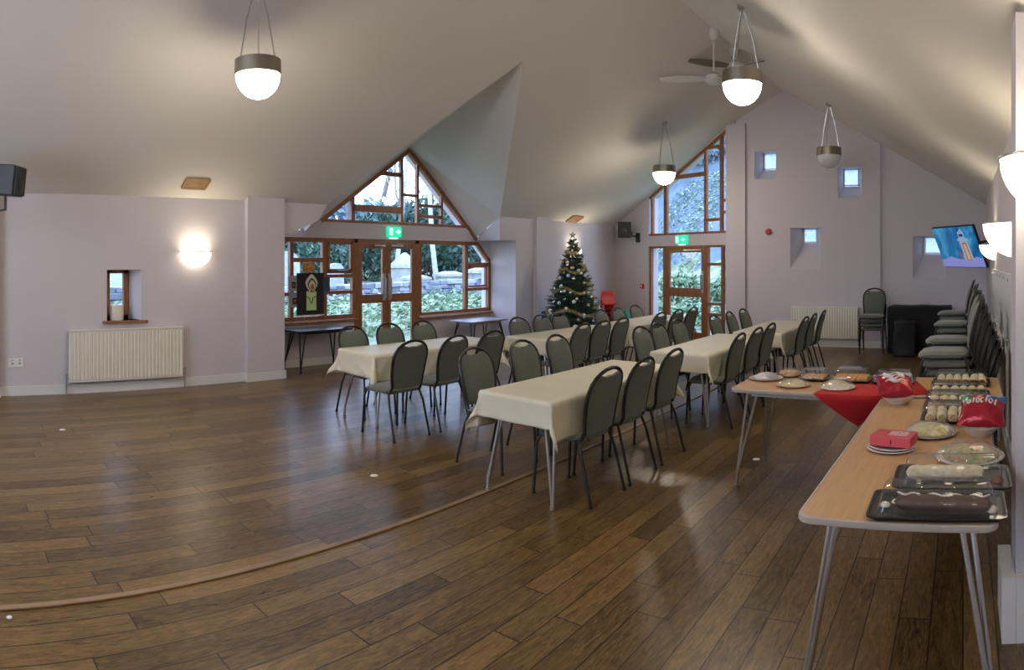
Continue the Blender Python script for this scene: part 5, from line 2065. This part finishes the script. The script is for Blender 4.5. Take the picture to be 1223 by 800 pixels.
# tombs and headstones
def tomb(x, y, kind, label, s=1.0):
    z = terr(x, y) - .05
    b = B()
    if kind == 'chest':
        boxb(b, -.35 * s, .35 * s, -.55 * s, .55 * s, 0, .55 * s)
        o_ = obj('chest_tomb', b, M_GRAVE, loc=(x, y, z), sm=False, bevel=.02)
        b = B()
        boxb(b, -.43 * s, .43 * s, -.65 * s, .65 * s, .55 * s, .66 * s)
        loft(b, [[(-.40 * s, -.6 * s, .66 * s), (.40 * s, -.6 * s, .66 * s), (.40 * s, .6 * s, .66 * s), (-.40 * s, .6 * s, .66 * s)], [(-.1 * s, -.3 * s, .78 * s), (.1 * s, -.3 * s, .78 * s), (.1 * s, .3 * s, .78 * s), (-.1 * s, .3 * s, .78 * s)]], False, True)
        obj('capstone', b, M_GRAVE, o_, sm=False)
    elif kind == 'peak':
        loft(b, [[(sx_ * a, sy_ * a, zz) for sx_, sy_ in ((-1, -1), (1, -1), (1, 1), (-1, 1))] for a, zz in ((.34 * s, 0), (.34 * s, .7 * s), (.40 * s, .72 * s), (.36 * s, .85 * s), (.04 * s, 1.25 * s))], True, True)
        o_ = obj('pointed_monument', b, M_GRAVE, loc=(x, y, z), sm=False)
        b = B()
        boxb(b, -.45 * s, .45 * s, -.45 * s, .45 * s, -.1, .12 * s)
        obj('plinth', b, M_GRAVE, o_, sm=False, bevel=.02)
    else:
        pts_ = [(-.32 * s, 0), (.32 * s, 0), (.32 * s, .75 * s)] + [(.32 * s * cos(a), .75 * s + .25 * s * sin(a)) for a in [pi * k / 8 for k in range(1, 8)]] + [(-.32 * s, .75 * s)]
        pl_ = lambda u, v, d: (d, u, v)
        plate(b, pts_, [], pl_, -.06, .06)
        o_ = obj('headstone', b, M_GRAVE, loc=(x, y, z), sm=False)
        b = B()
        boxb(b, -.12, .12, -.4 * s, .4 * s, -.05, .10)
        obj('plinth', b, M_GRAVE, o_, sm=False)
    tag(o_, label, 'gravestone', 'gravestones beyond the rubble wall')
tomb(-17.2, 15.3, 'peak', 'pointed pale monument seen through the double doors', 1.0)
tomb(-16.3, 15.0, 'chest', 'pale block tomb right of the pointed monument', .7)
tomb(-16.6, 16.9, 'chest', 'yellowish chest tomb left in the large bay pane', .8)
tomb(-16.4, 18.6, 'chest', 'slab topped chest tomb right in the large bay pane', 1.0)
tomb(-16.8, 20.6, 'chest', 'low chest tomb seen in the rightmost bay window', .9)
tomb(-16.2, 9.9, 'head', 'round topped headstone at the far left of the bay window', 1.3)
tomb(-17.0, 12.2, 'head', 'small headstone behind the left bay panes', .9)

# trees: bare ones with fine branches
def bare_tree(seed, H_, trunk_m, r0, name='bare_tree', depth=5):
    rn = random.Random(seed)
    b1, b2 = B(), B()
    def grow(p, d, L_, r_, lv):
        bb = b1 if lv <= 1 else b2
        n_ = 3
        pts_, rs = [p], [r_]
        q = p.copy()
        dd = d.copy()
        for k in range(n_):
            dd = (dd + Vector((rn.gauss(0, .10), rn.gauss(0, .10), rn.gauss(0, .06) + .03))).normalized()
            q = q + dd * (L_ / n_)
            pts_.append(q.copy())
            rs.append(r_ * (1 - .35 * (k + 1) / n_))
        tube(bb, pts_, rs, 7 if lv == 0 else (5 if lv == 1 else 3), caps=False)
        if lv >= depth:
            return
        nb = 4 if lv < 2 else 3
        for k in range(nb):
            f = rn.uniform(.35, 1.0) if lv else rn.uniform(.45, 1.0)
            i_ = min(n_ - 1, int(f * n_))
            base = pts_[i_].lerp(pts_[i_ + 1], f * n_ - i_)
            a = rn.uniform(0, 2 * pi)
            o1 = dd.orthogonal().normalized()
            o2 = dd.cross(o1)
            sp = rn.uniform(.45, .95)
            nd = (dd * cos(sp) + (o1 * cos(a) + o2 * sin(a)) * sin(sp)).normalized()
            grow(base, nd, L_ * rn.uniform(.50, .72), rs[i_] * .55, lv + 1)
    grow(Vector((0, 0, -.2)), Vector((0, 0, 1)), H_ * .55, r0, 0)
    o_ = obj(name, b2, trunk_m, sm=False, recalc=False)
    obj('trunk', b1, trunk_m, o_, recalc=False)
    return o_
TL = 'bare winter tree beyond the churchyard wall, %s'
tp = [bare_tree(1, 9.5, M_BARK, .11), bare_tree(2, 12, M_BARK, .14), bare_tree(3, 9, M_BIRCH, .10)]
spots = [(-18.5, 15.9, 2, 1.0, 'pale trunked, behind the double doors'), (-17.6, 17.3, 2, 1.1, 'pale trunked, left in the large bay pane'),
         (-21, 11.0, 0, 1.0, 'left of the doors'), (-22.5, 14.0, 1, 1.0, 'tall behind the doors'), (-23, 17.5, 0, 1.1, 'behind the bay gable'),
         (-20, 8.0, 1, .9, 'far left of the bay'), (-26, 20.5, 1, 1.1, 'behind the slab tomb'), (-25, 24.5, 0, 1.2, 'behind the right bay panes'), (-27, 16.0, 1, 1.2, 'farthest behind the doors'),
         (-6.2, 31.0, 0, 1.0, 'right in the tall far window'), (-9.6, 34.0, 1, .9, 'middle of the tall far window'), (-16.0, 33.0, 0, 1.0, 'left in the tall far window'), (-16, 31, 1, 1.1, 'between the bay and the far window'), (-19, 27, 0, 1.0, 'right end of the churchyard')]
usedt = set()
for (x, y, k, sc_, lb) in spots:
    o_ = tp[k] if k not in usedt else dup(tp[k])
    usedt.add(k)
    o_.location = (x, y, terr(x, y))
    o_.rotation_euler = (0, 0, x * 3.1)
    o_.scale = (sc_, sc_, sc_)
    tag(o_, TL % lb, 'tree', 'bare trees outside')

bb_ = bush('evergreen_shrub', 'x', 'shrub', M_LEAFB, (1.7, 1.7, 2.6), 3600, .13, 21, (0, 0, 0), None, 9)
spread(bb_, [(-19.8, 18.9, 1.15, 'dark evergreen shrub behind the slab tomb'), (-20.5, 16.6, 1.0, 'dark evergreen shrub left in the large bay pane'), (-20.6, 21.6, 1.2, 'dark evergreen shrub behind the rightmost bay window'),
             (-21.5, 13.6, .85, 'dark evergreen shrub behind the double doors'), (-20.5, 9.2, .9, 'dark evergreen shrub at the far left of the bay'), (-22, 24.5, 1.3, 'large dark evergreen shrub at the churchyard corner'),
             (-18.6, 13.0, .7, 'small dark evergreen left of the pointed monument'), (-11.6, 1.8, .75, 'dark evergreen shrub outside the small left window')], 'evergreen shrubs in the churchyard')
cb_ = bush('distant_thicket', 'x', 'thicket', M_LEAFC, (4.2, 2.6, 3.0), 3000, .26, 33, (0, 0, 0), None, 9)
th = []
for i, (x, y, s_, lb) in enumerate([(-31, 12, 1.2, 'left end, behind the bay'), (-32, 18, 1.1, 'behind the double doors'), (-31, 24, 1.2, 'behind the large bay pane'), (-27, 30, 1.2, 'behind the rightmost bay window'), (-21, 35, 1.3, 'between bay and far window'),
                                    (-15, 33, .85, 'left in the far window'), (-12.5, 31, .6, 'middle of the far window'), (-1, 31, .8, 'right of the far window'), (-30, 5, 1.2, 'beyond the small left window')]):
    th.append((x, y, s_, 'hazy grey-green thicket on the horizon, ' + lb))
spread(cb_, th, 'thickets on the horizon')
gb_ = bush('green_shrub', 'x', 'shrub', M_LEAFA, (.9, .9, .9), 1800, .09, 44, (0, 0, 0), None, 7)
spread(gb_, [(-6.2, 17.6, 1.0, 'bright green shrub seen in the narrow panes right of the far door'), (-8.4, 18.6, 1.0, 'bright green shrub left of the far door'), (-7.2, 20.5, 1.2, 'bright green shrub straight behind the far door'), (-10.6, 3.5, .9, 'bright green shrub outside the small left window'),
             (-5.2, 19.6, .9, 'bright green shrub at the right edge of the far window')], 'green shrubs outside')
